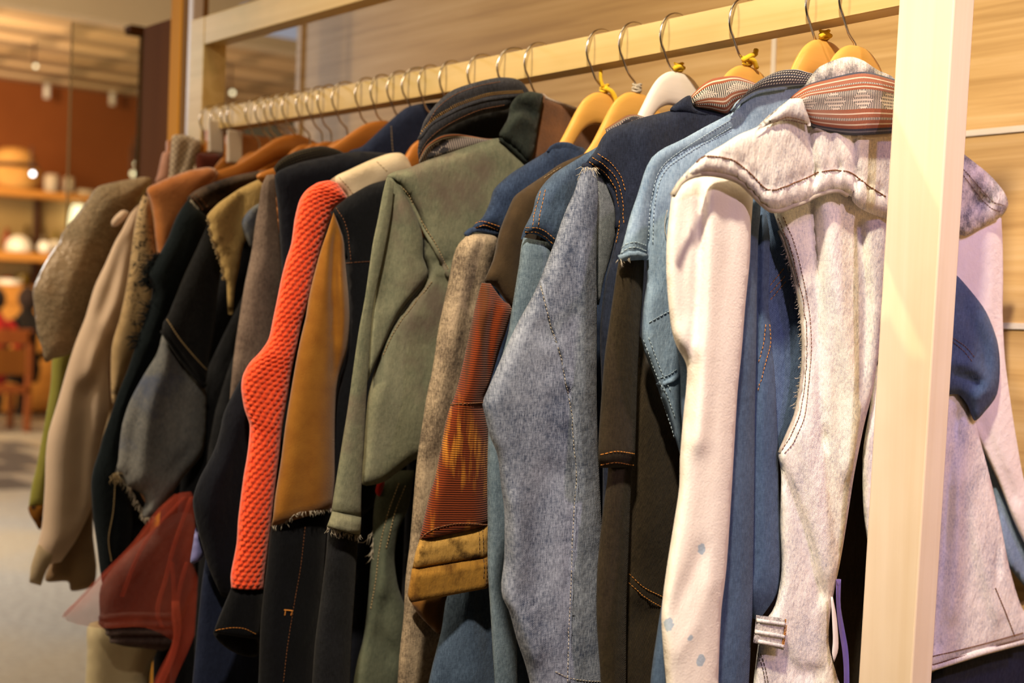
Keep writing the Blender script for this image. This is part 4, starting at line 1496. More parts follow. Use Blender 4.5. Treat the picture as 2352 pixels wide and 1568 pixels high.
# armhole edge of the front panel
e1 = band(g, [body], [(1777, 500), (1803, 560), (1826, 640), (1842, 722), (1846, 800), (1841, 880), (1828, 952), (1805, 1008), (1791, 1040)], M['thread_white'], 'armhole_edge', 0.0018)
stitches(g, [body], [[(1788, 500), (1812, 560), (1834, 640), (1849, 722), (1853, 800), (1848, 880), (1836, 955), (1812, 1010), (1796, 1036)], [(1798, 498), (1822, 556), (1843, 636), (1858, 720), (1862, 800), (1857, 882), (1846, 960), (1822, 1016), (1800, 1042)]], M['thread_brown'])
fray(g, [body], [(1772, 500), (1800, 560), (1824, 640), (1840, 720), (1843, 800), (1838, 880), (1825, 950)], M['thread_white'], 'frayed_edge', 160, 0.004, 0.0003, (0, -0.6, -0.5))
# yoke with ruffled raw hem
py = Plane(-0.086, 0.0, -0.17)
yoke = pillow('yoke', [(1541, 456), (1545, 436), (1562, 410), (1600, 372), (1625, 352), (1660, 332), (1697, 309), (1736, 293), (1790, 268), (1850, 262), (1950, 285), (2060, 300), (2070, 420), (2062, 508), (2030, 501), (2004, 492), (1975, 478), (1958, 461), (1956, 452), (1927, 442), (1900, 445), (1870, 455), (1845, 469), (1820, 477), (1795, 486), (1774, 487), (1757, 476), (1743, 463), (1728, 446), (1713, 432), (1697, 419), (1678, 411), (1645, 403), (1613, 402), (1585, 408), (1562, 423), (1550, 440)],
              py, M['acid'], g, T=0.014, R=0.014, s=0.005, wav=(0.003, 20, 14),
              folds=[([(1600, 380), (1621, 362), (1678, 368), (1717, 395), (1755, 433), (1782, 437), (1831, 418), (1889, 395), (1946, 395), (1996, 430), (2034, 452)], 0.005, -0.0045, 0.02, 0.7),
                     ([(1560, 418), (1613, 396), (1678, 404), (1713, 424), (1743, 455), (1774, 478), (1820, 468), (1870, 446), (1927, 434), (1956, 450)], 0.006, 0.004, 0.024, 0.9),
                     ([(1858, 310), (1870, 380), (1868, 440)], 0.005, -0.010), ([(1920, 310), (1935, 360), (1950, 440)], 0.010, 0.008), ([(1890, 310), (1900, 400)], 0.010, 0.006), ([(1960, 320), (1965, 400), (1960, 460)], 0.005, -0.010), ([(1800, 320), (1820, 380), (1790, 440)], 0.02, 0.006)])
stitches(g, [yoke], [[(1600, 374), (1621, 360), (1678, 367), (1717, 394), (1755, 432), (1782, 436), (1831, 417), (1889, 394), (1946, 394), (1996, 429), (2034, 452)]], M['thread_brown'], r=0.0007)
band(g, [yoke], [(1545, 448), (1562, 420), (1585, 405), (1613, 399), (1645, 400), (1678, 408), (1697, 416), (1713, 429), (1743, 460), (1757, 473), (1774, 483), (1795, 482), (1820, 472), (1845, 464), (1870, 450), (1900, 440), (1927, 438), (1953, 452)], M['thread_white'], 'rolled_hem', 0.0022)
# collar
pcol = Plane(-0.074, 0.0, -0.12)
und = pillow('undercollar', [(1724, 308), (1745, 285), (1766, 264), (1800, 238), (1820, 222), (1846, 200), (1858, 180), (1880, 155), (1908, 141), (1935, 132), (1960, 131), (1985, 140), (2015, 160), (2056, 182), (2070, 240), (2050, 309), (1990, 314), (1940, 312), (1905, 305), (1862, 291), (1835, 284), (1805, 281), (1765, 287)],
             Plane(-0.082, 0.0, -0.12), M['acid_dark'], g, T=0.014, R=0.016, s=0.005, folds=[([(1870, 185), (1910, 160), (1960, 150), (2010, 170)], 0.006, 0.006)])
col = loft('collar', [(1814, 224), (1851, 196), (1908, 179), (1984, 165), (2053, 182), (2090, 196)], [(1848, 250), (1864, 291), (1908, 305), (1965, 311), (2044, 306), (2090, 300)], pcol, M['woven_orange'], g, T=0.016, R=0.018, M=21, step=0.004, ends=0.008, uvmode='strip', wav=(0.002, 14, 14),
           folds=[([(1850, 232), (1900, 228), (1960, 216), (2050, 208)], 0.005, 0.005)])
col['label'] = 'rust, navy and white striped woven collar'
tip = pillow('collar_point', [(1736, 300), (1766, 270), (1800, 240), (1816, 227), (1845, 228), (1853, 255), (1862, 289), (1835, 281), (1805, 277), (1770, 285)], Plane(-0.068, 0.0, -0.12), M['acid'], g, T=0.010, R=0.01, s=0.005)
stitches(g, [tip], [[(1760, 290), (1805, 268), (1850, 277)], [(1756, 297), (1805, 275), (1855, 285)]], M['thread_brown'])
band(g, [tip, und], [(1728, 307), (1766, 287), (1805, 280), (1835, 284), (1862, 291)], M['thread_white'], 'rolled_edge', 0.0016)
band(g, [col, und], [(1864, 292), (1908, 307), (1965, 313), (2044, 308)], M['thread_white'], 'rolled_edge', 0.0020)
# hem, belt tab, ribbons
hem = band(g, [side], [(2060, 1552), (2140, 1531), (2250, 1497), (2352, 1470)], M['acid'], 'hem', 0.004)
stitches(g, [side], [[(2080, 1520), (2145, 1506), (2250, 1480), (2350, 1452)], [(2085, 1536), (2145, 1524), (2250, 1493), (2352, 1465)], [(2285, 1350), (2310, 1410), (2330, 1462)]], M['thread_brown'], r=0.0006)
fray(g, [side], [(2250, 1504), (2352, 1474)], M['thread_white'], 'frayed_threads', 120, 0.012)
tabb = loft('waist_tab', [(1737, 1412), (1806, 1420)], [(1730, 1476), (1800, 1492)], Plane(-0.088), M['acid_dark'], g, T=0.004, R=0.003, step=0.004, M=9, ends=0.003)
for a, b in (((1738, 1424), (1800, 1433)), ((1734, 1450), (1800, 1462)), ((1730, 1470), (1798, 1484))):
    band(g, [tabb], [a, b], M['acid'], 'tab_cord', 0.0018, 0.0004, 0.003)
stitches(g, [tabb], [[(1806, 1422), (1803, 1450), (1797, 1488)], [(1803, 1422), (1800, 1450), (1794, 1486)]], M['thread_orange'], gap=0.0011, r=0.0006)
stitches(g, [body], [[(1742, 1500), (1752, 1540), (1762, 1600)], [(1748, 1500), (1758, 1540), (1768, 1600)]], M['thread_dark'])
rb = loft('ribbon', [(1908, 1370), (1911, 1420), (1913, 1470), (1911, 1500), (1915, 1518)], [(1913, 1370), (1922, 1420), (1926, 1470), (1925, 1495), (1916, 1520)], Plane(-0.092), M['white_ribbon'], g, T=0.002, R=0.004, step=0.004, M=7)
rb['label'] = 'white ribbon'
rb = loft('ribbon', [(1920, 1330), (1921, 1390), (1926, 1440), (1934, 1490), (1938, 1540), (1938, 1640)], [(1932, 1330), (1931, 1390), (1939, 1440), (1948, 1490), (1951, 1540), (1951, 1640)], Plane(-0.100), M['violet_ribbon'], g, T=0.0015, R=0.004, step=0.006, M=7)
rb['label'] = 'violet ribbon'
# wall-side sleeve: white with a blue denim fold
ws = loft('sleeve', [(2120, 480), (2110, 600), (2120, 760), (2160, 900), (2240, 1000), (2290, 1100), (2330, 1200), (2380, 1300)], [(2300, 500), (2303, 560), (2304, 640), (2303, 720), (2308, 820), (2318, 900), (2335, 1010), (2360, 1130), (2420, 1230)],
          Plane(-0.128), M['white_cotton'], g, T=0.022, R=0.03, M=19, folds=[([(2280, 570), (2275, 680), (2255, 780), (2260, 850)], 0.012, 0.009), ([(2295, 620), (2290, 760), (2275, 860)], 0.005, -0.008), ([(2250, 960), (2290, 1060), (2330, 1140)], 0.010, -0.008)])
ws['label'] = 'white cotton sleeve'
bl = pillow('sleeve_lining', [(2150, 620), (2192, 628), (2230, 668), (2265, 716), (2290, 780), (2297, 840), (2290, 905), (2262, 945), (2238, 966), (2222, 930), (2200, 905), (2160, 900), (2130, 800)], Plane(-0.108), M['mid_blue'], g, T=0.022, R=0.03, s=0.006,
            folds=[([(2180, 830), (2225, 838), (2262, 862), (2272, 890), (2240, 905)], 0.008, 0.012), ([(2215, 700), (2240, 760), (2262, 800), (2268, 850)], 0.012, -0.010), ([(2195, 855), (2230, 868), (2245, 885)], 0.006, -0.009)])
bl['label'] = 'mid blue denim turned back at the elbow'
stitches(g, [bl], [[(2186, 775), (2215, 795), (2238, 822)], [(2186, 784), (2212, 806), (2232, 832)]], M['thread_brown'])
sm = pillow('sleeve_lining', [(2255, 960), (2285, 1020), (2300, 1090), (2330, 1160), (2365, 1250), (2400, 1340), (2380, 1370), (2340, 1330), (2310, 1290), (2295, 1240), (2280, 1120), (2245, 1010)], Plane(-0.138), M['light_blue'], g, T=0.012, R=0.015)
band(g, [ws, back_top], [(2303, 500), (2308, 540), (2309, 620)], M['mid_blue'], 'armhole_edge', 0.004)
band(g, [sm], [(2305, 1290), (2330, 1325), (2360, 1350)], M['light_blue'], 'cuff_edge', 0.004)
dk = pillow('lower_lining', [(2140, 1545), (2250, 1505), (2352, 1480), (2460, 1465), (2460, 1640), (2140, 1640)], Plane(-0.14), M['indigo'], g, T=0.008, R=0.012)

# ===== light blue jacket with a dark twill sleeve
g = garment('denim_jacket', 'light blue denim jacket with brown-black twill sleeve, just behind the acid-washed jacket', 'jacket', -0.141)
pl = Plane(-0.143)
body = pillow('front_panel', [(1487, 556), (1491, 478), (1506, 406), (1529, 367), (1583, 325), (1640, 290), (1682, 256), (1706, 222), (1752, 192), (1850, 176), (1890, 250), (1850, 400), (1740, 600), (1680, 900), (1640, 1110), (1575, 1110), (1562, 1045), (1546, 991), (1532, 945), (1518, 914), (1504, 868), (1483, 816), (1474, 780), (1476, 721), (1481, 680), (1487, 640), (1485, 600)],
              pl, M['light_blue'], g, T=0.013, R=0.012, s=0.006, folds=[([(1500, 470), (1515, 410), (1545, 375), (1600, 340), (1700, 275)], 0.007, -0.005), ([(1478, 780), (1500, 850), (1530, 930), (1552, 1000)], 0.010, 0.003), ([(1515, 500), (1505, 560), (1500, 640)], 0.01, -0.006)])
slc = loft('shoulder', [(1700, 246), (1671, 264), (1621, 290), (1567, 320), (1521, 342), (1495, 364), (1479, 398), (1464, 448), (1449, 490), (1437, 536), (1426, 578), (1420, 600)], [(1728, 270), (1700, 290), (1640, 322), (1583, 345), (1540, 372), (1514, 405), (1500, 440), (1494, 478), (1490, 520), (1487, 555), (1485, 580), (1483, 596)],
           Plane(-0.140), M['light_blue'], g, T=0.017, R=0.016, M=13, ends=0.006)
stitches(g, [slc, body], [[(1487, 558), (1491, 480), (1505, 410), (1528, 372), (1583, 332), (1690, 268)], [(1498, 558), (1501, 484), (1515, 416), (1536, 382), (1590, 345), (1680, 290)]], M['thread_blue'])
stitches(g, [body], [[(1490, 740), (1515, 725), (1540, 712)], [(1512, 868), (1535, 860), (1555, 846)], [(1480, 780), (1505, 850), (1530, 905), (1550, 960)], [(1489, 775), (1515, 846), (1540, 900)], [(1513, 885), (1535, 876), (1556, 862)], [(1520, 912), (1545, 985), (1562, 1050)]], M['thread_blue'])
band(g, [body], [(1508, 884), (1535, 877), (1558, 862)], M['light_blue'], 'pocket_edge', 0.0024)
cuffb = band(g, [slc], [(1421, 596), (1437, 584), (1457, 580), (1482, 590)], M['light_blue'], 'rolled_hem', 0.0030)
stitches(g, [slc], [[(1427, 572), (1440, 560), (1460, 556), (1484, 564)], [(1424, 584), (1440, 571), (1460, 568), (1484, 576)]], M['thread_blue'])
fray(g, [slc], [(1420, 598), (1428, 590), (1440, 584)], M['thread_white'], 'frayed_threads', 14, 0.008, 0.00028)
sv = loft('sleeve', [(1428, 570), (1420, 602), (1410, 668), (1399, 745), (1389, 816), (1382, 903), (1376, 991), (1374, 1040), (1376, 1074)], [(1478, 570), (1480, 595), (1476, 675), (1471, 745), (1467, 816), (1464, 886), (1461, 991), (1459, 1040), (1458, 1072)], Plane(-0.152), M['brown_black'], g, T=0.017, R=0.02, M=15, ends=0.004)
sv['label'] = 'brown-black twill sleeve'
sv2 = loft('sleeve', [(1396, 1050), (1396, 1090), (1386, 1163), (1372, 1300), (1370, 1420), (1380, 1568), (1380, 1640)], [(1453, 1050), (1451, 1090), (1448, 1163), (1443, 1290), (1439, 1398), (1438, 1568), (1436, 1640)], Plane(-0.160), M['brown_black'], g, T=0.014, R=0.018, M=13)
stitches(g, [sv], [[(1380, 1044), (1415, 1036), (1457, 1042)], [(1380, 1066), (1415, 1060), (1456, 1068)]], M['thread_orange'])
sp = pillow('side_panel', [(1455, 760), (1480, 790), (1510, 860), (1545, 950), (1600, 1060), (1640, 1200), (1660, 1400), (1640, 1640), (1430, 1640), (1436, 1300), (1442, 1000)], Plane(-0.178), M['brown_black'], g, T=0.012, R=0.02, s=0.009, rot=0.5,
            folds=[([(1440, 1330), (1480, 1362), (1530, 1384)], 0.006, 0.003), ([(1445, 1430), (1500, 1410), (1560, 1360)], 0.02, -0.008), ([(1480, 900), (1500, 1050), (1495, 1200)], 0.03, 0.008)])
stitches(g, [sp], [[(1444, 1317), (1477, 1348), (1525, 1372)], [(1444, 1337), (1477, 1368), (1520, 1394)]], M['thread_orange'])
bk = hidden_body(g, -0.195, M['brown_black'], -0.06, 0.27, 0.80)
ncol = loft('collar', [(1728, 200), (1755, 180), (1793, 163), (1831, 160), (1862, 168), (1900, 172)], [(1674, 266), (1697, 236), (1736, 212), (1785, 203), (1850, 196), (1890, 200)], Plane(-0.132), M['woven_black'], g, T=0.011, R=0.012, M=15, step=0.004, ends=0.006, uvmode='strip')
ncol['label'] = 'black and white woven collar'
band(g, [ncol], [(1676, 266), (1697, 236), (1736, 212), (1785, 203), (1848, 197)], M['light_blue'], 'collar_edge', 0.002)

lt = MB()
q = lay([body, slc], [(1529, 480), (1521, 520), (1527, 552), (1531, 600)], 0.004, 0.004)
if len(q) > 2:
    lt.tube([p[0] for p in q], 0.0003, 5)
    lt.build('loose_thread', M['thread_white'], g, smooth=True)

# ===== dark indigo jacket with faded blue-grey sleeve
g = garment('denim_jacket', 'dark indigo denim jacket with faded blue-grey sleeve and tan woven collar', 'jacket', -0.232)
pl = Plane(-0.229)
body = pillow('front_panel', [(1340, 382), (1350, 368), (1368, 344), (1384, 314), (1403, 296), (1437, 283), (1483, 268), (1544, 253), (1600, 235), (1680, 240), (1720, 300), (1640, 420), (1560, 560), (1500, 760), (1470, 1000), (1450, 1300), (1450, 1640), (1385, 1640), (1385, 1000), (1378, 760), (1392, 640), (1408, 575), (1420, 517), (1418, 471), (1405, 432), (1391, 406), (1368, 384), (1352, 378)],
              pl, M['indigo'], g, T=0.015, R=0.022, s=0.007, folds=[([(1440, 330), (1430, 420), (1440, 560)], 0.02, -0.006), ([(1480, 320), (1500, 400), (1480, 520)], 0.03, 0.008)])
sv = loft('sleeve', [(1340, 384), (1330, 406), (1319, 440), (1303, 475), (1288, 513), (1277, 547), (1265, 578), (1255, 604), (1241, 640), (1223, 680), (1191, 737), (1162, 798), (1137, 855), (1119, 897), (1108, 925), (1115, 957), (1124, 999), (1140, 1035), (1146, 1066), (1151, 1116), (1158, 1166), (1159, 1215), (1158, 1281), (1151, 1341), (1154, 1370), (1169, 1400), (1186, 1463), (1205, 1519), (1217, 1568), (1228, 1640)],
          [(1366, 386), (1374, 430), (1372, 500), (1370, 600), (1371, 680), (1371, 760), (1371, 840), (1371, 919), (1374, 1046), (1376, 1083), (1381, 1182), (1387, 1281), (1394, 1380), (1404, 1479), (1410, 1568), (1415, 1640)],
          Plane(-0.222, 0.03), M['blue_grey'], g, T=0.024, R=0.022, M=29, step=0.006, folds=[([(1242, 641), (1264, 737), (1287, 807), (1303, 887), (1315, 951), (1322, 1030), (1325, 1100), (1319, 1182), (1314, 1314), (1308, 1446), (1305, 1568)], 0.0028, -0.0045, 0.016, 0.5), ([(1252, 641), (1274, 737), (1297, 807), (1313, 887), (1325, 951), (1332, 1030), (1335, 1100), (1329, 1182), (1324, 1314)], 0.003, 0.0028, 0.014, 0.5),
                           ([(1346, 560), (1344, 700), (1340, 900)], 0.006, 0.004), ([(1240, 760), (1262, 765)], 0.008, -0.004), ([(1255, 850), (1290, 838)], 0.008, -0.002), ([(1275, 920), (1302, 905)], 0.010, -0.003), ([(1265, 1000), (1308, 995)], 0.010, -0.002), ([(1265, 1090), (1240, 1190), (1225, 1330)], 0.018, -0.008), ([(1180, 1150), (1195, 1260), (1200, 1380), (1230, 1480)], 0.012, 0.007), ([(1160, 1290), (1200, 1360), (1245, 1420)], 0.010, -0.006)])
sv['label'] = 'faded blue-grey denim sleeve'
SEAM = [(1244, 643), (1266, 737), (1289, 807), (1305, 887), (1317, 951), (1324, 1030), (1327, 1100), (1321, 1182), (1316, 1314), (1310, 1446), (1307, 1568)]
band(g, [sv], SEAM, M['blue_grey'], 'side_seam', 0.0014)
stitches(g, [sv], [[(x - 5, y) for x, y in SEAM]], M['thread_white'])
un = loft('sleeve_underside', [(1366, 384), (1370, 420), (1368, 520), (1364, 600), (1362, 700)], [(1385, 400), (1408, 436), (1419, 480), (1417, 530), (1403, 590), (1386, 645), (1376, 700)], Plane(-0.236), M['blue_grey_dark'], g, T=0.018, R=0.015, M=11)
stitches(g, [body, un], [[(1352, 372), (1384, 390), (1408, 420), (1421, 465), (1424, 515), (1416, 560)], [(1362, 362), (1392, 382), (1417, 414), (1430, 462), (1433, 515)], [(1374, 354), (1400, 372), (1425, 405), (1436, 440)]], M['thread_orange'])
band(g, [body, un], [(1342, 381), (1368, 386), (1391, 408), (1406, 434), (1419, 472), (1420, 517), (1412, 555)], M['indigo'], 'armhole_edge', 0.003)
fray(g, [sv, body], [(1338, 388), (1350, 383), (1368, 388), (1385, 402)], M['thread_white'], 'frayed_threads', 38, 0.009, 0.00028)
stitches(g, [sv], [[(1275, 1542), (1305, 1556), (1350, 1563), (1410, 1565)]], M['thread_white'])
ncol = loft('collar', [(1587, 221), (1613, 195), (1640, 180), (1690, 175), (1740, 192)], [(1598, 246), (1632, 254), (1668, 264), (1685, 246), (1740, 215)], Plane(-0.220), M['woven_rim'], g, T=0.011, R=0.012, M=17, step=0.004, ends=0.006, uvmode='strip')
ncol['label'] = 'tan, black and white woven collar'
uc = pillow('undercollar', [(1540, 256), (1560, 232), (1585, 219), (1596, 246), (1640, 258), (1668, 266), (1620, 275)], Plane(-0.226), M['indigo'], g, T=0.010, R=0.008, s=0.005)
hidden_body(g, -0.262, M['indigo'], -0.08, 0.27)

# ===== blue jacket on the white hanger
g = garment('denim_jacket', 'blue denim jacket with paler washed sleeve, on the white-painted hanger', 'jacket', -0.324)
sh = pillow('shoulder', [(1197, 550), (1204, 525), (1223, 486), (1231, 452), (1247, 425), (1273, 398), (1327, 364), (1380, 333), (1440, 310), (1440, 420), (1340, 470), (1300, 560), (1275, 575), (1258, 556), (1243, 545), (1228, 538), (1212, 537)], Plane(-0.322), M['true_blue'], g, T=0.016, R=0.02, s=0.006,
            folds=[([(1280, 420), (1310, 460), (1300, 520)], 0.02, 0.006), ([(1330, 390), (1340, 430)], 0.02, -0.006)])
stitches(g, [sh], [[(1208, 524), (1232, 522), (1255, 532), (1276, 550)], [(1205, 533), (1230, 531), (1252, 542), (1272, 560)], [(1243, 440), (1232, 478), (1222, 520)], [(1253, 437), (1243, 478), (1235, 520)]], M['thread_orange'])
band(g, [sh], [(1198, 551), (1212, 539), (1228, 540), (1243, 546), (1258, 558), (1272, 572)], M['true_blue'], 'rolled_hem', 0.003)
sv = loft('sleeve', [(1202, 545), (1196, 570), (1193, 600), (1185, 650), (1175, 712), (1168, 760), (1158, 800), (1140, 860), (1126, 930), (1121, 1000), (1119, 1100), (1120, 1200), (1120, 1300), (1126, 1400), (1140, 1640)], [(1268, 558), (1275, 600), (1290, 700), (1270, 850), (1220, 1000), (1200, 1100), (1200, 1200), (1190, 1300), (1186, 1400), (1190, 1640)], Plane(-0.332), M['sky_blue'], g, T=0.018, R=0.02, M=15)
sv['label'] = 'washed pale blue denim sleeve'
lw = loft('lower_panel', [(1090, 1250), (1060, 1320), (1027, 1367), (1014, 1446), (1000, 1500), (984, 1568), (975, 1640)], [(1190, 1250), (1190, 1320), (1180, 1370), (1200, 1446), (1220, 1500), (1235, 1568), (1245, 1640)], Plane(-0.392), M['true_blue'], g, T=0.016, R=0.03, M=17, back=0.004, folds=[([(1070, 1390), (1090, 1480), (1080, 1568)], 0.016, 0.010), ([(1120, 1370), (1130, 1450), (1160, 1540)], 0.010, -0.010)])
cl = loft('collar', [(1390, 296), (1410, 283), (1440, 265), (1462, 263), (1480, 268)], [(1395, 315), (1415, 304), (1440, 294), (1465, 285), (1488, 276)], Plane(-0.316), M['woven_grey'], g, T=0.008, R=0.008, M=11, step=0.004, ends=0.004, uvmode='strip')
hidden_body(g, -0.345, M['deep_blue'], -0.10, 0.27)

# ===== dark brown jacket with rust ikat sleeve
g = garment('patchwork_jacket', 'dark brown jacket with rust ikat sleeve and turned-up bleached cuff', 'jacket', -0.384)
sh = pillow('shoulder', [(1113, 645), (1132, 597), (1147, 532), (1166, 483), (1181, 452), (1204, 433), (1250, 402), (1289, 375), (1361, 345), (1420, 325), (1420, 420), (1280, 480), (1230, 580), (1200, 700), (1178, 716), (1160, 690), (1140, 662), (1126, 652)], Plane(-0.380), M['dark_brown'], g, T=0.016, R=0.024, s=0.007)
stitches(g, [sh], [[(1250, 410), (1270, 396), (1290, 384)]], M['thread_tan'])
pk = Plane(-0.372)
sv = loft('sleeve', [(1106, 650), (1095, 689), (1083, 740), (1072, 795), (1057, 861), (1044, 909), (1028, 951), (1016, 1008), (1006, 1062), (998, 1100), (987, 1133), (974, 1189), (962, 1244)], [(1126, 650), (1146, 678), (1158, 692), (1176, 706), (1163, 760), (1147, 807), (1128, 871), (1112, 922), (1119, 967), (1122, 1015), (1123, 1083), (1122, 1150), (1121, 1210)],
          pk, M['ikat'], g, T=0.020, R=0.02, M=21, step=0.006, ends=0.004,  folds=[([(1148, 685), (1130, 745), (1124, 800), (1122, 870)], 0.0045, -0.010), ([(1105, 700), (1095, 800), (1080, 900)], 0.014, 0.006)])
sv['label'] = 'rust orange ikat sleeve'
stitches(g, [sv], [[(1036, 930), (1070, 926), (1112, 924)], [(966, 1236), (997, 1214), (1050, 1202), (1120, 1204)]], M['thread_brown'], r=0.0007)
c1 = loft('cuff', [(964, 1238), (954, 1268), (946, 1310)], [(1121, 1203), (1122, 1240), (1123, 1284)], Plane(-0.368), M['bleached'], g, T=0.014, R=0.009, M=17, step=0.005, ends=0.003)
stitches(g, [c1], [[(1100, 1205), (1101, 1280)], [(1108, 1205), (1110, 1280)]], M['thread_dark'])
c2 = loft('folded_cuff', [(946, 1306), (940, 1340), (936, 1366), (944, 1383)], [(1120, 1276), (1127, 1288), (1127, 1334), (1119, 1350)], Plane(-0.364), M['bleached_cuff'], g, T=0.016, R=0.008, M=17, step=0.004, ends=0.004)
stitches(g, [c2], [[(1110, 1284), (1112, 1300), (1110, 1330)], [(1116, 1285), (1118, 1320), (1114, 1345)]], M['thread_dark'])
c3 = pillow('cuff_reverse', [(946, 1372), (1000, 1355), (1070, 1345), (1060, 1368), (1030, 1372), (1026, 1400), (1012, 1456), (981, 1432), (955, 1402)], Plane(-0.425), M['brown_inside'], g, T=0.008, R=0.008)
c3['label'] = 'brown reverse of the turned-up cuff'
hidden_body(g, -0.411, M['dark_brown'], -0.10, 0.26)

# ===== deep blue jacket with grey acid-washed sleeve
g = garment('denim_jacket', 'deep blue denim jacket with long mottled grey-brown sleeve, behind the rust ikat sleeve', 'jacket', -0.434)
sh = pillow('shoulder', [(1067, 542), (1080, 528), (1093, 512), (1109, 498), (1124, 467), (1132, 440), (1143, 425), (1174, 398), (1212, 374), (1254, 348), (1266, 334), (1300, 329), (1328, 336), (1345, 345), (1345, 420), (1250, 470), (1190, 540), (1150, 560), (1143, 534), (1113, 524), (1090, 528)], Plane(-0.430), M['deep_blue'], g, T=0.016, R=0.02, s=0.006)
stitches(g, [sh], [[(1085, 518), (1110, 508), (1150, 520)], [(1080, 527), (1112, 516), (1147, 528)], [(1128, 440), (1112, 480), (1098, 510)], [(1120, 440), (1104, 480), (1090, 510)]], M['thread_orange'])
band(g, [sh], [(1068, 542), (1082, 529), (1113, 525), (1145, 535)], M['deep_blue'], 'rolled_hem', 0.003)
fray(g, [sh], [(1068, 542), (1090, 530), (1113, 526)], M['thread_white'], 'frayed_threads', 40, 0.006, 0.0005)
cl = loft('collar', [(1254, 349), (1266, 334), (1285, 326), (1310, 328), (1332, 340)], [(1262, 352), (1280, 345), (1300, 345), (1318, 350), (1330, 362)], Plane(-0.424), M['deep_blue'], g, T=0.008, R=0.006, M=9, step=0.004, ends=0.004)
sv = loft('sleeve', [(1074, 536), (1062, 552), (1051, 562), (1040, 593), (1032, 636), (1021, 689), (1014, 720), (1006, 759), (993, 849), (981, 903), (971, 967), (961, 1030), (955, 1083), (948, 1166), (941, 1248), (931, 1331), (927, 1413), (918, 1496), (913, 1568), (910, 1640)],
          [(1144, 536), (1142, 570), (1128, 620), (1118, 680), (1110, 760), (1090, 850), (1075, 950), (1060, 1050), (1050, 1150), (1040, 1250), (1035, 1350), (1022, 1430), (1000, 1500), (988, 1568), (980, 1640)], Plane(-0.432, -0.05), M['grey_acid'], g, T=0.020, R=0.022, M=21, step=0.007, folds=[([(1085, 560), (1060, 700), (1030, 850), (990, 1000)], 0.012, 0.006), ([(1100, 570), (1090, 650), (1060, 800)], 0.006, -0.005)])
sv['label'] = 'mottled grey-brown acid-washed sleeve'
hidden_body(g, -0.475, M['deep_blue'], -0.10, 0.26)

# ===== grey-green jacket with zipped standing collar
g = garment('denim_jacket', 'grey-green faded denim jacket with tall dark zipped collar', 'jacket', -0.533)
pl = Plane(-0.528)
body = pillow('back_panel', [(888, 407), (906, 394), (937, 386), (983, 367), (1040, 348), (1097, 329), (1143, 317), (1164, 329), (1181, 347), (1214, 372), (1240, 400), (1200, 450), (1140, 520), (1100, 590), (1075, 680), (1050, 800), (1015, 950), (975, 1045), (950, 1057), (911, 1086), (880, 1107), (832, 1112), (835, 1046), (840, 967), (846, 909), (858, 861), (874, 807), (893, 759), (925, 712), (984, 635), (975, 593), (974, 551), (966, 509), (943, 463), (917, 425)],
              pl, M['grey_green'], g, T=0.015, R=0.016, s=0.007, wav=(0.005, 9, 4), folds=[([(930, 440), (985, 530), (1020, 590), (1040, 640)], 0.006, 0.004), ([(980, 600), (1010, 610), (1045, 600)], 0.004, -0.006, 0.02, 0.6), ([(985, 620), (1010, 622), (1040, 618)], 0.004, 0.006), ([(985, 645), (930, 712), (895, 760), (868, 820)], 0.006, 0.005, 0.016, 0.5), ([(1000, 650), (1030, 720), (1000, 800)], 0.03, -0.006), ([(900, 900), (950, 950)], 0.03, 0.008)])
stitches(g, [body], [[(900, 412), (935, 440), (960, 490), (1000, 560), (1030, 620)]], M['thread_tan'], r=0.0006)
stitches(g, [body], [[(976, 645), (920, 716), (888, 765), (868, 812)], [(992, 647), (936, 718), (902, 768), (880, 818)]], M['thread_tan'], r=0.0006)
su = loft('sleeve', [(890, 406), (882, 440), (874, 480), (868, 520), (862, 570), (858, 640), (852, 720), (846, 800), (842, 880)], [(900, 408), (925, 440), (945, 475), (962, 512), (972, 551), (972, 593), (984, 634), (920, 714), (868, 820)], Plane(-0.522), M['grey_green'], g, T=0.014, R=0.014, M=15, folds=[([(905, 450), (900, 560), (880, 680)], 0.012, -0.008)])
sv = loft('sleeve', [(888, 408), (879, 444), (868, 502), (856, 559), (845, 636), (837, 690), (824, 759), (810, 855), (799, 935), (786, 1015), (774, 1090), (766, 1140), (760, 1182)], [(905, 420), (900, 480), (890, 540), (878, 600), (867, 650), (859, 690), (853, 743), (848, 823), (842, 903), (837, 999), (832, 1080), (830, 1133), (829, 1190)], Plane(-0.508, 0.02), M['grey_green'], g, T=0.017, R=0.018, M=15)
cu = loft('rolled_cuff', [(763, 1174), (757, 1192), (750, 1210)], [(830, 1188), (829, 1208), (827, 1229)], Plane(-0.500, 0.02), M['grey_green'], g, T=0.018, R=0.016, M=13, step=0.004, ends=0.004)
fray(g, [cu], [(750, 1209), (775, 1216), (800, 1223), (827, 1228)], M['thread_white'], 'frayed_threads', 70, 0.007, 0.00028)
ls = loft('lower_sleeve', [(757, 1196), (753, 1215), (748, 1281), (736, 1380), (723, 1479), (717, 1568), (712, 1640)], [(826, 1200), (822, 1232), (816, 1347), (809, 1446), (804, 1568), (800, 1640)], Plane(-0.518, 0.02), M['coal_denim'], g, T=0.015, R=0.018, M=13)
ls['label'] = 'coal dark denim below the rolled cuff'
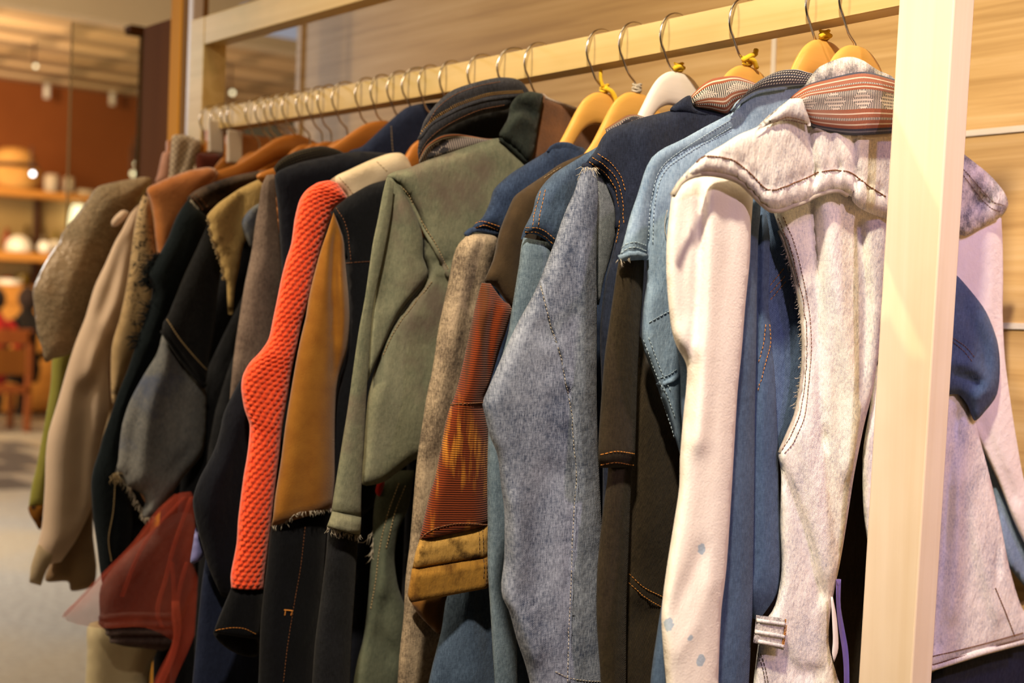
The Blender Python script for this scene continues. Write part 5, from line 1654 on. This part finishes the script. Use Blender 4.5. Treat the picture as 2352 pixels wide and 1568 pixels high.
sb = loft('far_sleeve', [(900, 1080), (866, 1130), (857, 1182), (855, 1248), (850, 1314), (845, 1380), (835, 1463), (822, 1512), (812, 1568), (806, 1640)], [(952, 1080), (948, 1109), (938, 1166), (916, 1215), (906, 1281), (915, 1350), (935, 1410), (930, 1500), (925, 1568), (925, 1640)], Plane(-0.575), M['grey_green_dark'], g, T=0.016, R=0.018, M=13, folds=[([(880, 1380), (870, 1450), (900, 1500)], 0.010, -0.010), ([(900, 1220), (880, 1330), (865, 1420)], 0.010, 0.008)])
stitches(g, [sb], [[(915, 1110), (890, 1180), (872, 1260), (864, 1330), (852, 1400)], [(930, 1115), (905, 1180), (886, 1260)]], M['thread_tan'], r=0.0006)
fray(g, [sb], [(846, 1180), (858, 1220), (855, 1290)], M['thread_white'], 'loose_threads', 18, 0.016)
band(g, [body], [(893, 410), (930, 440), (956, 492), (985, 545), (1012, 595), (1032, 640)], M['grey_green'], 'felled_seam', 0.0026)
band(g, [body], [(984, 640), (926, 714), (893, 762), (872, 812)], M['grey_green'], 'felled_seam', 0.0024)
# collar
inn = pillow('collar_inside', [(968, 340), (1000, 306), (1050, 280), (1110, 258), (1180, 246), (1195, 280), (1165, 322), (1130, 322), (1040, 330), (980, 350)], Plane(-0.560), M['black_denim'], g, T=0.006, R=0.01)
pt = loft('collar_lining', [(962, 366), (980, 333), (1013, 311), (1051, 307), (1116, 318), (1150, 318)], [(962, 380), (985, 368), (1015, 358), (1052, 346), (1110, 330), (1150, 322)], Plane(-0.546), M['woven_grey'], g, T=0.006, R=0.006, M=15, step=0.004, ends=0.003, uvmode='strip')
pt['label'] = 'grey woven collar lining with dark diamonds'
oc = loft('standing_collar', [(959, 350), (963, 314), (975, 276), (1002, 238), (1040, 207), (1097, 188), (1147, 178), (1185, 181), (1203, 192), (1217, 212)], [(962, 368), (976, 338), (1002, 313), (1040, 288), (1097, 265), (1140, 256), (1165, 251), (1185, 240), (1205, 228), (1217, 216)], Plane(-0.532), M['collar_denim'], g, T=0.014, R=0.012, M=17, step=0.005, ends=0.005, back=0.004, folds=[([(965, 315), (985, 288), (1020, 262), (1059, 240), (1116, 221), (1193, 212)], 0.004, -0.004)])
zp = lay([oc], [(967, 306), (985, 283), (1002, 268), (1030, 252), (1059, 239), (1116, 220), (1160, 214), (1200, 211)], 0.0013, 0.0010)
zb = MB()
for i, (p, nn) in enumerate(zp):
    a = np.array([0, 0, 0.0017 if i % 2 else -0.0003])
    zb.tube([p + a - np.array([0, 0, 0.0012]), p + a + np.array([0, 0, 0.0004])], 0.0006, 5)
M['brass'] = plain('aged_brass_zip', '#8a6a34', '#a98648', 0.35, 60, 0.0, 10, 0, 0.5)
M['brass'].node_tree.nodes['Principled BSDF'].inputs['Metallic'].default_value = 0.8
if zb.v:
    zb.build('zipper', M['brass'], g, smooth=True)
band(g, [oc], [(962, 322), (980, 294), (1002, 277), (1059, 247), (1116, 229), (1200, 218)], M['collar_denim'], 'zip_tape', 0.0022)
stitches(g, [oc], [[(962, 355), (978, 326), (1005, 300), (1045, 276), (1100, 252), (1160, 240)], [(961, 340), (966, 318), (1000, 254), (1045, 218), (1100, 198), (1150, 188)]], M['thread_brown'])
fl = pillow('collar_flap', [(1216, 210), (1232, 212), (1248, 219), (1243, 253), (1235, 299), (1228, 345), (1214, 374), (1189, 350), (1168, 332), (1147, 314), (1148, 304), (1166, 272), (1172, 242), (1189, 219)], Plane(-0.516), M['green_black'], g, T=0.013, R=0.012, s=0.005, wav=(0.006, 26, 20), folds=[([(1175, 262), (1190, 250), (1210, 252), (1222, 262)], 0.006, -0.010), ([(1180, 285), (1200, 275), (1215, 285)], 0.006, 0.006)])
band(g, [fl], [(1150, 316), (1170, 334), (1190, 352), (1213, 373)], M['green_black'], 'collar_seam', 0.003)
sd = pillow('suede_yoke', [(1240, 215), (1262, 225), (1290, 235), (1330, 249), (1365, 263), (1390, 290), (1380, 340), (1320, 370), (1260, 376), (1225, 372), (1205, 360), (1225, 300)], Plane(-0.530), M['suede'], g, T=0.010, R=0.010, s=0.006)
sd['label'] = 'brown suede shoulder yoke'
stitches(g, [sd], [[(1250, 226), (1290, 241), (1360, 267)]], M['thread_dark'])
hidden_body(g, -0.560, M['grey_green_dark'], -0.09, 0.26)
rd = pillow('red_facing', [(868, 1105), (884, 1100), (880, 1125), (872, 1140), (862, 1130)], Plane(-0.565), M['red_felt'], g, T=0.003, R=0.003, s=0.004)

# ===== night blue jacket with mustard sleeve
g = garment('patchwork_jacket', 'night blue denim jacket with mustard jersey sleeve', 'jacket', -0.590)
body = pillow('shoulder', [(764, 484), (790, 459), (814, 443), (849, 424), (887, 413), (950, 400), (960, 520), (900, 700), (870, 900), (860, 1160), (762, 1160), (765, 1000), (774, 900), (797, 800), (803, 740), (802, 680), (794, 600), (790, 545), (779, 513)], Plane(-0.602), M['night'], g, T=0.014, R=0.02, s=0.009)
stitches(g, [body], [[(795, 604), (820, 602), (850, 600)], [(772, 478), (790, 505), (801, 545), (806, 600)]], M['thread_brown'])
band(g, [body], [(765, 484), (780, 513), (791, 545), (795, 590)], M['night'], 'armhole_edge', 0.0035)
sv = loft('sleeve', [(766, 488), (753, 528), (738, 571), (722, 628), (710, 680), (702, 730), (691, 775), (680, 830), (668, 900), (655, 980), (645, 1060), (632, 1140), (627, 1190), (622, 1209)], [(776, 512), (789, 551), (793, 600), (801, 680), (803, 743), (796, 807), (780, 855), (772, 903), (769, 983), (769, 1050), (769, 1100), (766, 1140), (764, 1168)], Plane(-0.588), M['mustard'], g, T=0.020, R=0.024, M=19, ends=0.004, folds=[([(770, 540), (768, 660), (772, 780), (770, 860)], 0.006, -0.014), ([(785, 620), (790, 720), (780, 800)], 0.007, 0.006), ([(690, 1180), (660, 1190), (640, 1196)], 0.012, -0.004)])
sv['label'] = 'mustard jersey sleeve'
fray(g, [sv], [(622, 1207), (651, 1199), (681, 1178), (727, 1170), (762, 1166)], M['thread_white'], 'frayed_threads', 80, 0.006, 0.00028)
ls = loft('lower_sleeve', [(634, 1190), (622, 1214), (612, 1306), (605, 1364), (598, 1440), (594, 1555), (590, 1640)], [(762, 1158), (757, 1175), (750, 1230), (742, 1344), (730, 1459), (722, 1566), (716, 1640)], Plane(-0.602), M['night'], g, T=0.017, R=0.022, M=15)
ls['label'] = 'night blue denim below the mustard sleeve'
stitches(g, [ls], [[(652, 1400), (672, 1402)], [(655, 1402), (653, 1414)], [(670, 1404), (667, 1414)]], M['thread_orange'], gap=0.0011, r=0.0008)
stitches(g, [ls], [[(700, 1210), (690, 1300), (676, 1380), (660, 1480), (650, 1568)]], M['thread_brown'])
hidden_body(g, -0.628, M['night'], -0.09, 0.26)

# ===== cream canvas jacket with coral knit sleeve
g = garment('patchwork_jacket', 'cream canvas jacket with long coral chunky-knit sleeve and dark denim cuff', 'jacket', -0.655)
sh = pillow('shoulder', [(756, 416), (775, 402), (799, 391), (849, 368), (891, 353), (918, 351), (933, 360), (942, 376), (950, 400), (920, 420), (870, 440), (830, 470), (805, 480), (800, 458), (785, 438), (768, 422)], Plane(-0.655), M['cream'], g, T=0.016, R=0.018, s=0.006, folds=[([(800, 420), (830, 425), (850, 410)], 0.012, -0.004)])
stitches(g, [sh], [[(768, 414), (790, 436), (806, 462)], [(778, 408), (800, 430), (816, 455)], [(865, 372), (890, 395)]], M['thread_tan'])


def knit_relief(us, ln, N, Mn, wd):
    out = np.zeros((N, Mn))
    pv, pu = 0.0052, 0.0080
    for i in range(N):
        v = i / (N - 1) * ln / pv
        r = math.floor(v)
        fv = v - r
        u = (us - 0.5) * wd[i] / pu + (0.5 if r % 2 else 0.0) + 0.10 * math.sin(v * 1.3)
        fu = u - np.floor(u)
        slant = fu - 0.5 + (fv - 0.5) * 0.35
        out[i] = 0.0036 * np.clip(1 - (2.0 * slant) ** 2, 0, 1) ** 0.6 * np.clip(1 - (1.9 * (fv - 0.5)) ** 2, 0, 1) ** 0.6
    return out.reshape(-1)


kn = loft('sleeve', [(756, 414), (742, 416), (726, 421), (703, 437), (688, 460), (677, 502), (669, 559), (657, 597), (646, 640), (638, 680), (628, 728), (617, 778), (596, 809), (574, 832), (558, 861), (554, 893), (561, 938), (573, 974), (572, 1009), (567, 1050), (559, 1096), (547, 1191), (543, 1249), (530, 1318), (531, 1350)],
          [(775, 420), (790, 440), (798, 456), (785, 468), (768, 482), (752, 520), (735, 578), (726, 610), (719, 640), (710, 680), (702, 710), (692, 745), (683, 790), (676, 820), (668, 860), (662, 900), (655, 940), (650, 970), (646, 1000), (641, 1050), (635, 1096), (624, 1191), (612, 1287), (608, 1320), (605, 1352)],
          Plane(-0.640, 0.01), M['coral'], g, T=0.018, R=0.02, M=64, step=0.0013, ends=0.006, fine=knit_relief, wav=(0.002, 10, 5))
kn['label'] = 'coral chunky-knit sleeve'
pcu = Plane(-0.640)
cf = loft('cuff', [(533, 1345), (522, 1372), (510, 1400), (500, 1425), (490, 1452)], [(605, 1349), (603, 1400), (600, 1425), (596, 1450), (592, 1468)], pcu, M['night'], g, T=0.016, R=0.02, M=17, step=0.005, ends=0.003)
cf['label'] = 'dark denim cuff'
ci = pillow('cuff_opening_shade', [(490, 1450), (520, 1440), (555, 1440), (592, 1458), (596, 1490), (588, 1508), (560, 1506), (530, 1494), (502, 1472)], Plane(-0.655), M['black_denim'], g, T=0.004, R=0.006, s=0.005)  # black pad standing in for the shaded hollow of the cuff
stitches(g, [cf], [[(496, 1447), (530, 1441), (560, 1443), (588, 1456)]], M['thread_orange'])
hidden_body(g, -0.690, M['night'], -0.09, 0.26)

# ===== navy jacket
g = garment('twill_jacket', 'plain navy twill jacket beside the coral knit sleeve', 'jacket', -0.717)
sh = pillow('shoulder', [(631, 404), (650, 387), (696, 371), (753, 359), (810, 348), (870, 350), (900, 360), (880, 430), (800, 470), (760, 560), (740, 700), (700, 800), (655, 800), (648, 640), (644, 560), (637, 470)], Plane(-0.722), M['navy'], g, T=0.016, R=0.02, s=0.008, folds=[([(700, 395), (760, 385), (830, 375)], 0.02, 0.005)])
ls = loft('sleeve', [(600, 800), (558, 861), (526, 921), (512, 955), (505, 991), (490, 1038), (459, 1096), (443, 1145), (448, 1191), (463, 1249), (480, 1305), (509, 1370)], [(660, 800), (640, 861), (620, 950), (610, 1000), (600, 1060), (590, 1150), (580, 1250), (570, 1300), (560, 1340), (555, 1380)], Plane(-0.700), M['navy'], g, T=0.020, R=0.025, M=17, folds=[([(540, 960), (500, 1060), (490, 1150)], 0.02, 0.008)])
lb = loft('lower_panel', [(474, 1270), (463, 1344), (452, 1459), (442, 1566), (436, 1640)], [(560, 1290), (590, 1344), (600, 1459), (606, 1566), (608, 1640)], Plane(-0.724), M['navy_light'], g, T=0.012, R=0.02, M=13)
pw = pillow('satin_lining', [(450, 1210), (462, 1238), (470, 1268), (462, 1284), (446, 1294), (437, 1290), (443, 1250)], Plane(-0.712), M['periwinkle'], g, T=0.006, R=0.006, s=0.005)
pw['label'] = 'periwinkle satin lining'
hidden_body(g, -0.745, M['navy'], -0.09, 0.26)

g = garment('denim_jacket', 'navy denim jacket standing taller behind the grey-green collar', 'jacket', -0.764)
sh = pillow('shoulder', [(800, 350), (832, 336), (868, 303), (906, 268), (933, 247), (963, 238), (1013, 234), (1040, 242), (1030, 300), (990, 380), (900, 400), (820, 390)], Plane(-0.766), M['navy_light'], g, T=0.011, R=0.02, s=0.008)
stitches(g, [sh], [[(898, 290), (900, 330), (902, 350)]], M['thread_tan'])
hidden_body(g, -0.782, M['navy'], -0.07, 0.26)

# ===== speckled grey-brown
g = garment('tweed_jacket', 'speckled grey-brown jacket left of the navy twill shoulder', 'jacket', -0.802)
sv = loft('sleeve', [(612, 402), (600, 430), (595, 469), (587, 510), (579, 570), (570, 615), (561, 658), (547, 746), (537, 816), (530, 886), (527, 930)], [(630, 400), (634, 456), (639, 520), (647, 605), (646, 658), (640, 720), (640, 780), (630, 830), (600, 870), (570, 900), (548, 930)], Plane(-0.800), M['speckle'], g, T=0.018, R=0.022, M=15)
hidden_body(g, -0.822, M['black_denim'], -0.09, 0.25, low=-0.20)
cl = loft('collar', [(628, 386), (640, 370), (658, 357), (690, 344), (735, 335), (768, 341), (790, 351)], [(633, 398), (648, 391), (670, 382), (705, 371), (745, 362), (775, 357), (792, 356)], Plane(-0.800), M['woven_black_dim'], g, T=0.012, R=0.010, M=13, step=0.005, ends=0.005, uvmode='strip')
cl['label'] = 'dark ribbed collar with thin pale stripes'

# ===== tan printed
g = garment('printed_jacket', 'tan printed cotton jacket with scalloped lace edge', 'jacket', -0.880)
sh = pillow('front_panel', [(475, 500), (479, 490), (486, 482), (500, 468), (516, 456), (535, 443), (554, 431), (592, 413), (626, 404), (640, 420), (620, 480), (590, 520), (560, 560), (548, 620), (540, 660), (534, 720), (524, 720), (520, 648), (514, 640), (513, 620), (506, 612), (504, 590), (496, 580), (494, 566), (485, 556), (486, 540), (479, 530), (481, 516)], Plane(-0.880), M['tan_print'], g, T=0.014, R=0.014, s=0.006, closed_sub=4, folds=[([(560, 440), (545, 500), (535, 560)], 0.01, -0.006)])
fray(g, [sh], [(478, 500), (486, 540), (500, 580), (512, 620), (520, 660)], M['thread_tan'], 'lace_edge', 90, 0.003, 0.0006, (-0.3, -0.7, -0.4))
bt = pillow('denim_facing', [(555, 510), (575, 480), (600, 468), (592, 520), (580, 570), (566, 550)], Plane(-0.868), M['grey_jean'], g, T=0.005, R=0.006, s=0.006)
hidden_body(g, -0.902, M['black_denim'], -0.09, 0.25, low=-0.20)

# ===== coal denim with ragged grey half sleeve
g = garment('denim_jacket', 'coal denim jacket with ragged grey jean sleeve end', 'jacket', -0.945)
sv = loft('sleeve', [(482, 505), (468, 535), (449, 577), (424, 630), (403, 682), (386, 724), (375, 740), (372, 762)], [(492, 510), (502, 560), (510, 600), (502, 660), (497, 700), (490, 770), (480, 830), (471, 892)], Plane(-0.930), M['coal_denim'], g, T=0.017, R=0.02, M=15, ends=0.003)
band(g, [sv], [(374, 758), (400, 795), (432, 842), (470, 886)], M['coal_denim'], 'rolled_hem', 0.004)
stitches(g, [sv], [[(384, 734), (410, 775), (440, 812), (474, 850)]], M['thread_tan'], r=0.0008)
sv2 = pillow('lower_sleeve', [(376, 765), (366, 795), (358, 816), (340, 845), (326, 868), (298, 921), (281, 974), (274, 1026), (271, 1060), (262, 1092), (272, 1086), (284, 1096), (291, 1119), (305, 1122), (325, 1134), (334, 1153), (326, 1172), (324, 1191), (334, 1200), (346, 1190), (358, 1186), (383, 1153), (421, 1096), (463, 1046), (472, 1000), (474, 940), (471, 892), (432, 850), (400, 802)], Plane(-0.944), M['grey_jean'], g, T=0.020, R=0.03, s=0.007, closed_sub=3, folds=[([(320, 900), (300, 1000), (290, 1080)], 0.010, -0.006), ([(370, 820), (345, 950), (330, 1100)], 0.012, 0.008), ([(465, 1020), (420, 1080), (370, 1150)], 0.008, 0.006), ([(440, 1030), (400, 1080)], 0.008, -0.006)])
sv2['label'] = 'ragged grey jean sleeve end'
fray(g, [sv2], [(272, 1082), (290, 1112), (322, 1138), (328, 1160), (330, 1188), (352, 1182)], M['thread_white'], 'frayed_threads', 110, 0.009, 0.0003)
fray(g, [sv2], [(262, 1085), (275, 1090)], M['thread_tan'], 'frayed_threads', 30, 0.014)
hidden_body(g, -0.968, M['black_denim'], -0.06, 0.25, low=-0.20)

# ===== red tulle over maroon jean shorts
g = garment('tulle_skirt', 'sheer red tulle skirt bunched in front of dark garments', 'skirt', -0.90)
tu = pillow('tulle_layer', [(408, 1134), (425, 1130), (442, 1132), (446, 1172), (448, 1230), (440, 1287), (455, 1325), (462, 1364), (452, 1440), (430, 1500), (400, 1568), (385, 1640), (330, 1640), (352, 1566), (385, 1500), (394, 1470), (330, 1440), (230, 1442), (142, 1418), (191, 1367), (230, 1325), (306, 1249), (364, 1172)], Plane(-0.905), M['tulle'], g, T=0.014, R=0.03, s=0.010, wav=(0.006, 14, 5))
for pts in ([(440, 1140), (400, 1250), (380, 1330), (360, 1400), (372, 1440)], [(425, 1140), (350, 1220), (310, 1290), (280, 1370)], [(406, 1134), (364, 1172), (306, 1249), (230, 1325), (146, 1416)], [(395, 1290), (400, 1360), (398, 1420), (404, 1470), (380, 1540)], [(430, 1290), (412, 1350), (404, 1420)]):
    q = loft('tulle_fold', [(x - 5, y) for x, y in pts], [(x + 5, y) for x, y in pts], Plane(-0.893), M['tulle'], g, T=0.005, R=0.006, M=7, step=0.012, wav=None)
tail = loft('tulle_fold', [(394, 1380), (396, 1420), (400, 1450), (388, 1500), (370, 1540), (352, 1580), (330, 1640)], [(412, 1380), (416, 1420), (416, 1455), (408, 1490), (394, 1530), (372, 1580), (350, 1640)], Plane(-0.886), M['tulle'], g, T=0.010, R=0.012, M=9, step=0.010)
g = garment('denim_shorts', 'maroon-grey denim shorts seen through the red tulle', 'shorts', -0.955)
sh = pillow('leg', [(400, 1180), (446, 1190), (450, 1330), (410, 1440), (384, 1492), (330, 1488), (287, 1484), (258, 1474), (243, 1448), (226, 1432), (229, 1415), (232, 1344), (290, 1270)], Plane(-0.955), M['maroon_denim'], g, T=0.014, R=0.02, s=0.010)
for k in range(4):
    band(g, [sh], [(232 + 8 * k, 1418 + 17 * k), (300, 1412 + 20 * k), (392, 1414 + 20 * k)], M['maroon_denim'], 'hem_band', 0.004)
g = garment('jersey_skirt', 'cream jersey skirt below the maroon denim shorts', 'skirt', -1.0)
pillow('skirt', [(207, 1430), (300, 1430), (380, 1440), (350, 1520), (320, 1640), (190, 1640), (196, 1566), (200, 1497)], Plane(-1.0), M['cream_skirt'], g, T=0.014, R=0.02, s=0.012)

# ===== worn striped denim shoulder, frayed teal-black sleeve
g = garment('denim_jacket', 'worn dark denim jacket with frayed teal-black sleeve, beside the rust suede', 'jacket', -1.0)
sh = pillow('shoulder', [(429, 456), (452, 436), (493, 418), (541, 403), (605, 391), (640, 392), (640, 412), (580, 432), (529, 458), (490, 490), (467, 496), (450, 476)], Plane(-1.0), M['striped_dark'], g, T=0.015, R=0.014, s=0.006, folds=[([(450, 445), (520, 425), (600, 405)], 0.004, 0.004), ([(470, 470), (520, 440), (600, 416)], 0.004, -0.004)])
stitches(g, [sh], [[(440, 452), (456, 466), (468, 484)], [(448, 446), (464, 460), (478, 478)]], M['thread_brown'], r=0.0007)
fray(g, [sh], [(440, 458), (455, 478), (462, 490)], M['thread_white'], 'frayed_threads', 16, 0.016)
sv = loft('sleeve', [(431, 458), (414, 482), (401, 507), (386, 546), (365, 584), (354, 602), (340, 632), (350, 655), (345, 696), (330, 739), (312, 791), (295, 844), (274, 896), (253, 956), (238, 998), (228, 1035), (214, 1077), (209, 1115), (214, 1191), (222, 1249), (228, 1300), (236, 1350)], [(455, 482), (478, 500), (476, 540), (450, 600), (425, 650), (410, 700), (400, 720), (392, 740), (380, 760), (372, 790), (350, 830), (325, 880), (300, 940), (290, 1000), (285, 1050), (290, 1100), (300, 1150), (305, 1200), (300, 1250), (290, 1300), (280, 1330), (270, 1370)], Plane(-0.985), M['teal_black'], g, T=0.018, R=0.02, M=17)
sv['label'] = 'frayed teal-black denim sleeve'
fray(g, [sv], [(366, 584), (350, 606), (342, 632), (352, 655)], M['teal_black'], 'frayed_threads', 150, 0.014, 0.0006, (0, -0.8, -0.6))
fray(g, [sv], [(350, 690), (334, 735), (318, 780), (303, 815)], M['teal_black'], 'frayed_threads', 50, 0.014, 0.0006, (0, -0.9, -0.3))
stitches(g, [sv], [[(264, 1103), (260, 1172), (249, 1237), (256, 1290)]], M['thread_tan'], r=0.0007)
ls = pillow('lower_panel', [(300, 1100), (345, 1180), (340, 1230), (290, 1290), (265, 1330), (240, 1340), (250, 1240), (264, 1120)], Plane(-1.005), M['coal_denim'], g, T=0.010, R=0.015)
hidden_body(g, -1.02, M['black_denim'], -0.09, 0.25, low=-0.20)

# ===== rust suede and cream lettered cloth
g = garment('suede_jacket', 'rust suede jacket with cream front printed in dark brush strokes', 'jacket', -1.085)
sh = pillow('shoulder', [(337, 434), (360, 420), (383, 409), (440, 390), (482, 384), (502, 398), (480, 430), (445, 470), (425, 510), (405, 550), (385, 600), (366, 600), (358, 555), (352, 497), (346, 465)], Plane(-1.075), M['rust'], g, T=0.014, R=0.018, s=0.007)
fp = pillow('front_panel', [(333, 444), (346, 470), (352, 500), (358, 556), (366, 600), (380, 620), (360, 690), (335, 760), (312, 810), (290, 860), (272, 910), (262, 940), (255, 900), (256, 800), (275, 730), (290, 660), (300, 590), (309, 520), (320, 470)], Plane(-1.09), M['lettered'], g, T=0.012, R=0.014, s=0.007)
fp['label'] = 'cream front with dark brush strokes'
hidden_body(g, -1.115, M['black_denim'], -0.08, 0.24)

# ===== pale shirt
g = garment('shirt', 'pale pink-beige cotton shirt with loose open cuff', 'shirt', -1.165)
sv = loft('sleeve', [(318, 470), (300, 490), (280, 528), (263, 557), (242, 605), (217, 658), (196, 728), (175, 781), (158, 833), (133, 921), (112, 991), (105, 1045), (103, 1115), (96, 1210), (86, 1255), (90, 1300)], [(325, 480), (318, 520), (308, 560), (302, 600), (296, 668), (290, 715), (275, 756), (258, 790), (250, 851), (252, 938), (242, 980), (230, 1030), (222, 1080), (212, 1160), (175, 1240), (140, 1290)], Plane(-1.15), M['shirt_pink'], g, T=0.022, R=0.03, M=21, ends=0.005, folds=[([(290, 560), (260, 640), (235, 720)], 0.012, -0.007), ([(300, 580), (275, 680), (245, 740), (250, 760)], 0.012, 0.008), ([(262, 770), (225, 800), (210, 860)], 0.010, 0.008), ([(255, 800), (230, 850), (215, 870)], 0.010, -0.008), ([(195, 900), (190, 1050), (185, 1180)], 0.014, -0.008)])
cf = loft('cuff', [(86, 1250), (78, 1276), (71, 1298), (67, 1337)], [(130, 1262), (118, 1290), (106, 1312), (94, 1345)], Plane(-1.14), M['cream'], g, T=0.010, R=0.012, M=9, step=0.006)
li = pillow('lower_sleeve', [(175, 1190), (212, 1150), (214, 1230), (222, 1300), (216, 1342), (191, 1354), (163, 1356), (155, 1335), (103, 1333), (125, 1275)], Plane(-1.165), M['shirt_lining'], g, T=0.010, R=0.012, s=0.008, folds=[([(165, 1230), (158, 1330)], 0.006, -0.006)])
tb = pillow('collar_tab', [(283, 482), (268, 492), (256, 508), (258, 520), (270, 518), (284, 506), (298, 490)], Plane(-1.16), M['shirt_pink'], g, T=0.006, R=0.007, s=0.005)
hidden_body(g, -1.19, M['shirt_lining'], -0.06, 0.24)

# ===== silver sequin top
g = garment('sequin_jacket', 'silver-grey sequinned jacket at the far end of the rack', 'jacket', -1.235)
sv = pillow('sleeve', [(203, 456), (215, 438), (230, 426), (287, 413), (330, 406), (350, 412), (335, 440), (300, 500), (270, 560), (235, 640), (205, 720), (180, 790), (161, 812), (140, 820), (123, 824), (104, 831), (96, 798), (85, 763), (79, 710), (75, 668), (88, 633), (112, 588), (137, 553), (142, 536), (172, 497)], Plane(-1.225), M['sequin'], g, T=0.024, R=0.05, s=0.008, wav=(0.006, 18, 10), folds=[([(240, 440), (190, 540), (170, 700)], 0.02, 0.006)])
hidden_body(g, -1.26, M['sequin'], -0.10, 0.24, 1.2)
g = garment('jersey_sweater', 'olive green jersey sweater with leopard-print cuff, farthest left', 'sweater', -1.285)
sv = loft('sleeve', [(125, 800), (119, 830), (116, 886), (102, 974), (88, 1050), (82, 1080), (73, 1115), (65, 1168)], [(175, 790), (168, 830), (160, 880), (140, 960), (125, 1040), (115, 1100), (108, 1140), (100, 1165)], Plane(-1.275), M['green_knit'], g, T=0.016, R=0.018, M=13, ends=0.004)
cf = pillow('cuff', [(65, 1164), (85, 1158), (102, 1160), (100, 1200), (91, 1217), (80, 1200), (70, 1184)], Plane(-1.272), M['leopard'], g, T=0.011, R=0.012, s=0.006)
cf['label'] = 'leopard-print cuff'
hidden_body(g, -1.305, M['green_knit'], -0.12, 0.24, 1.1)
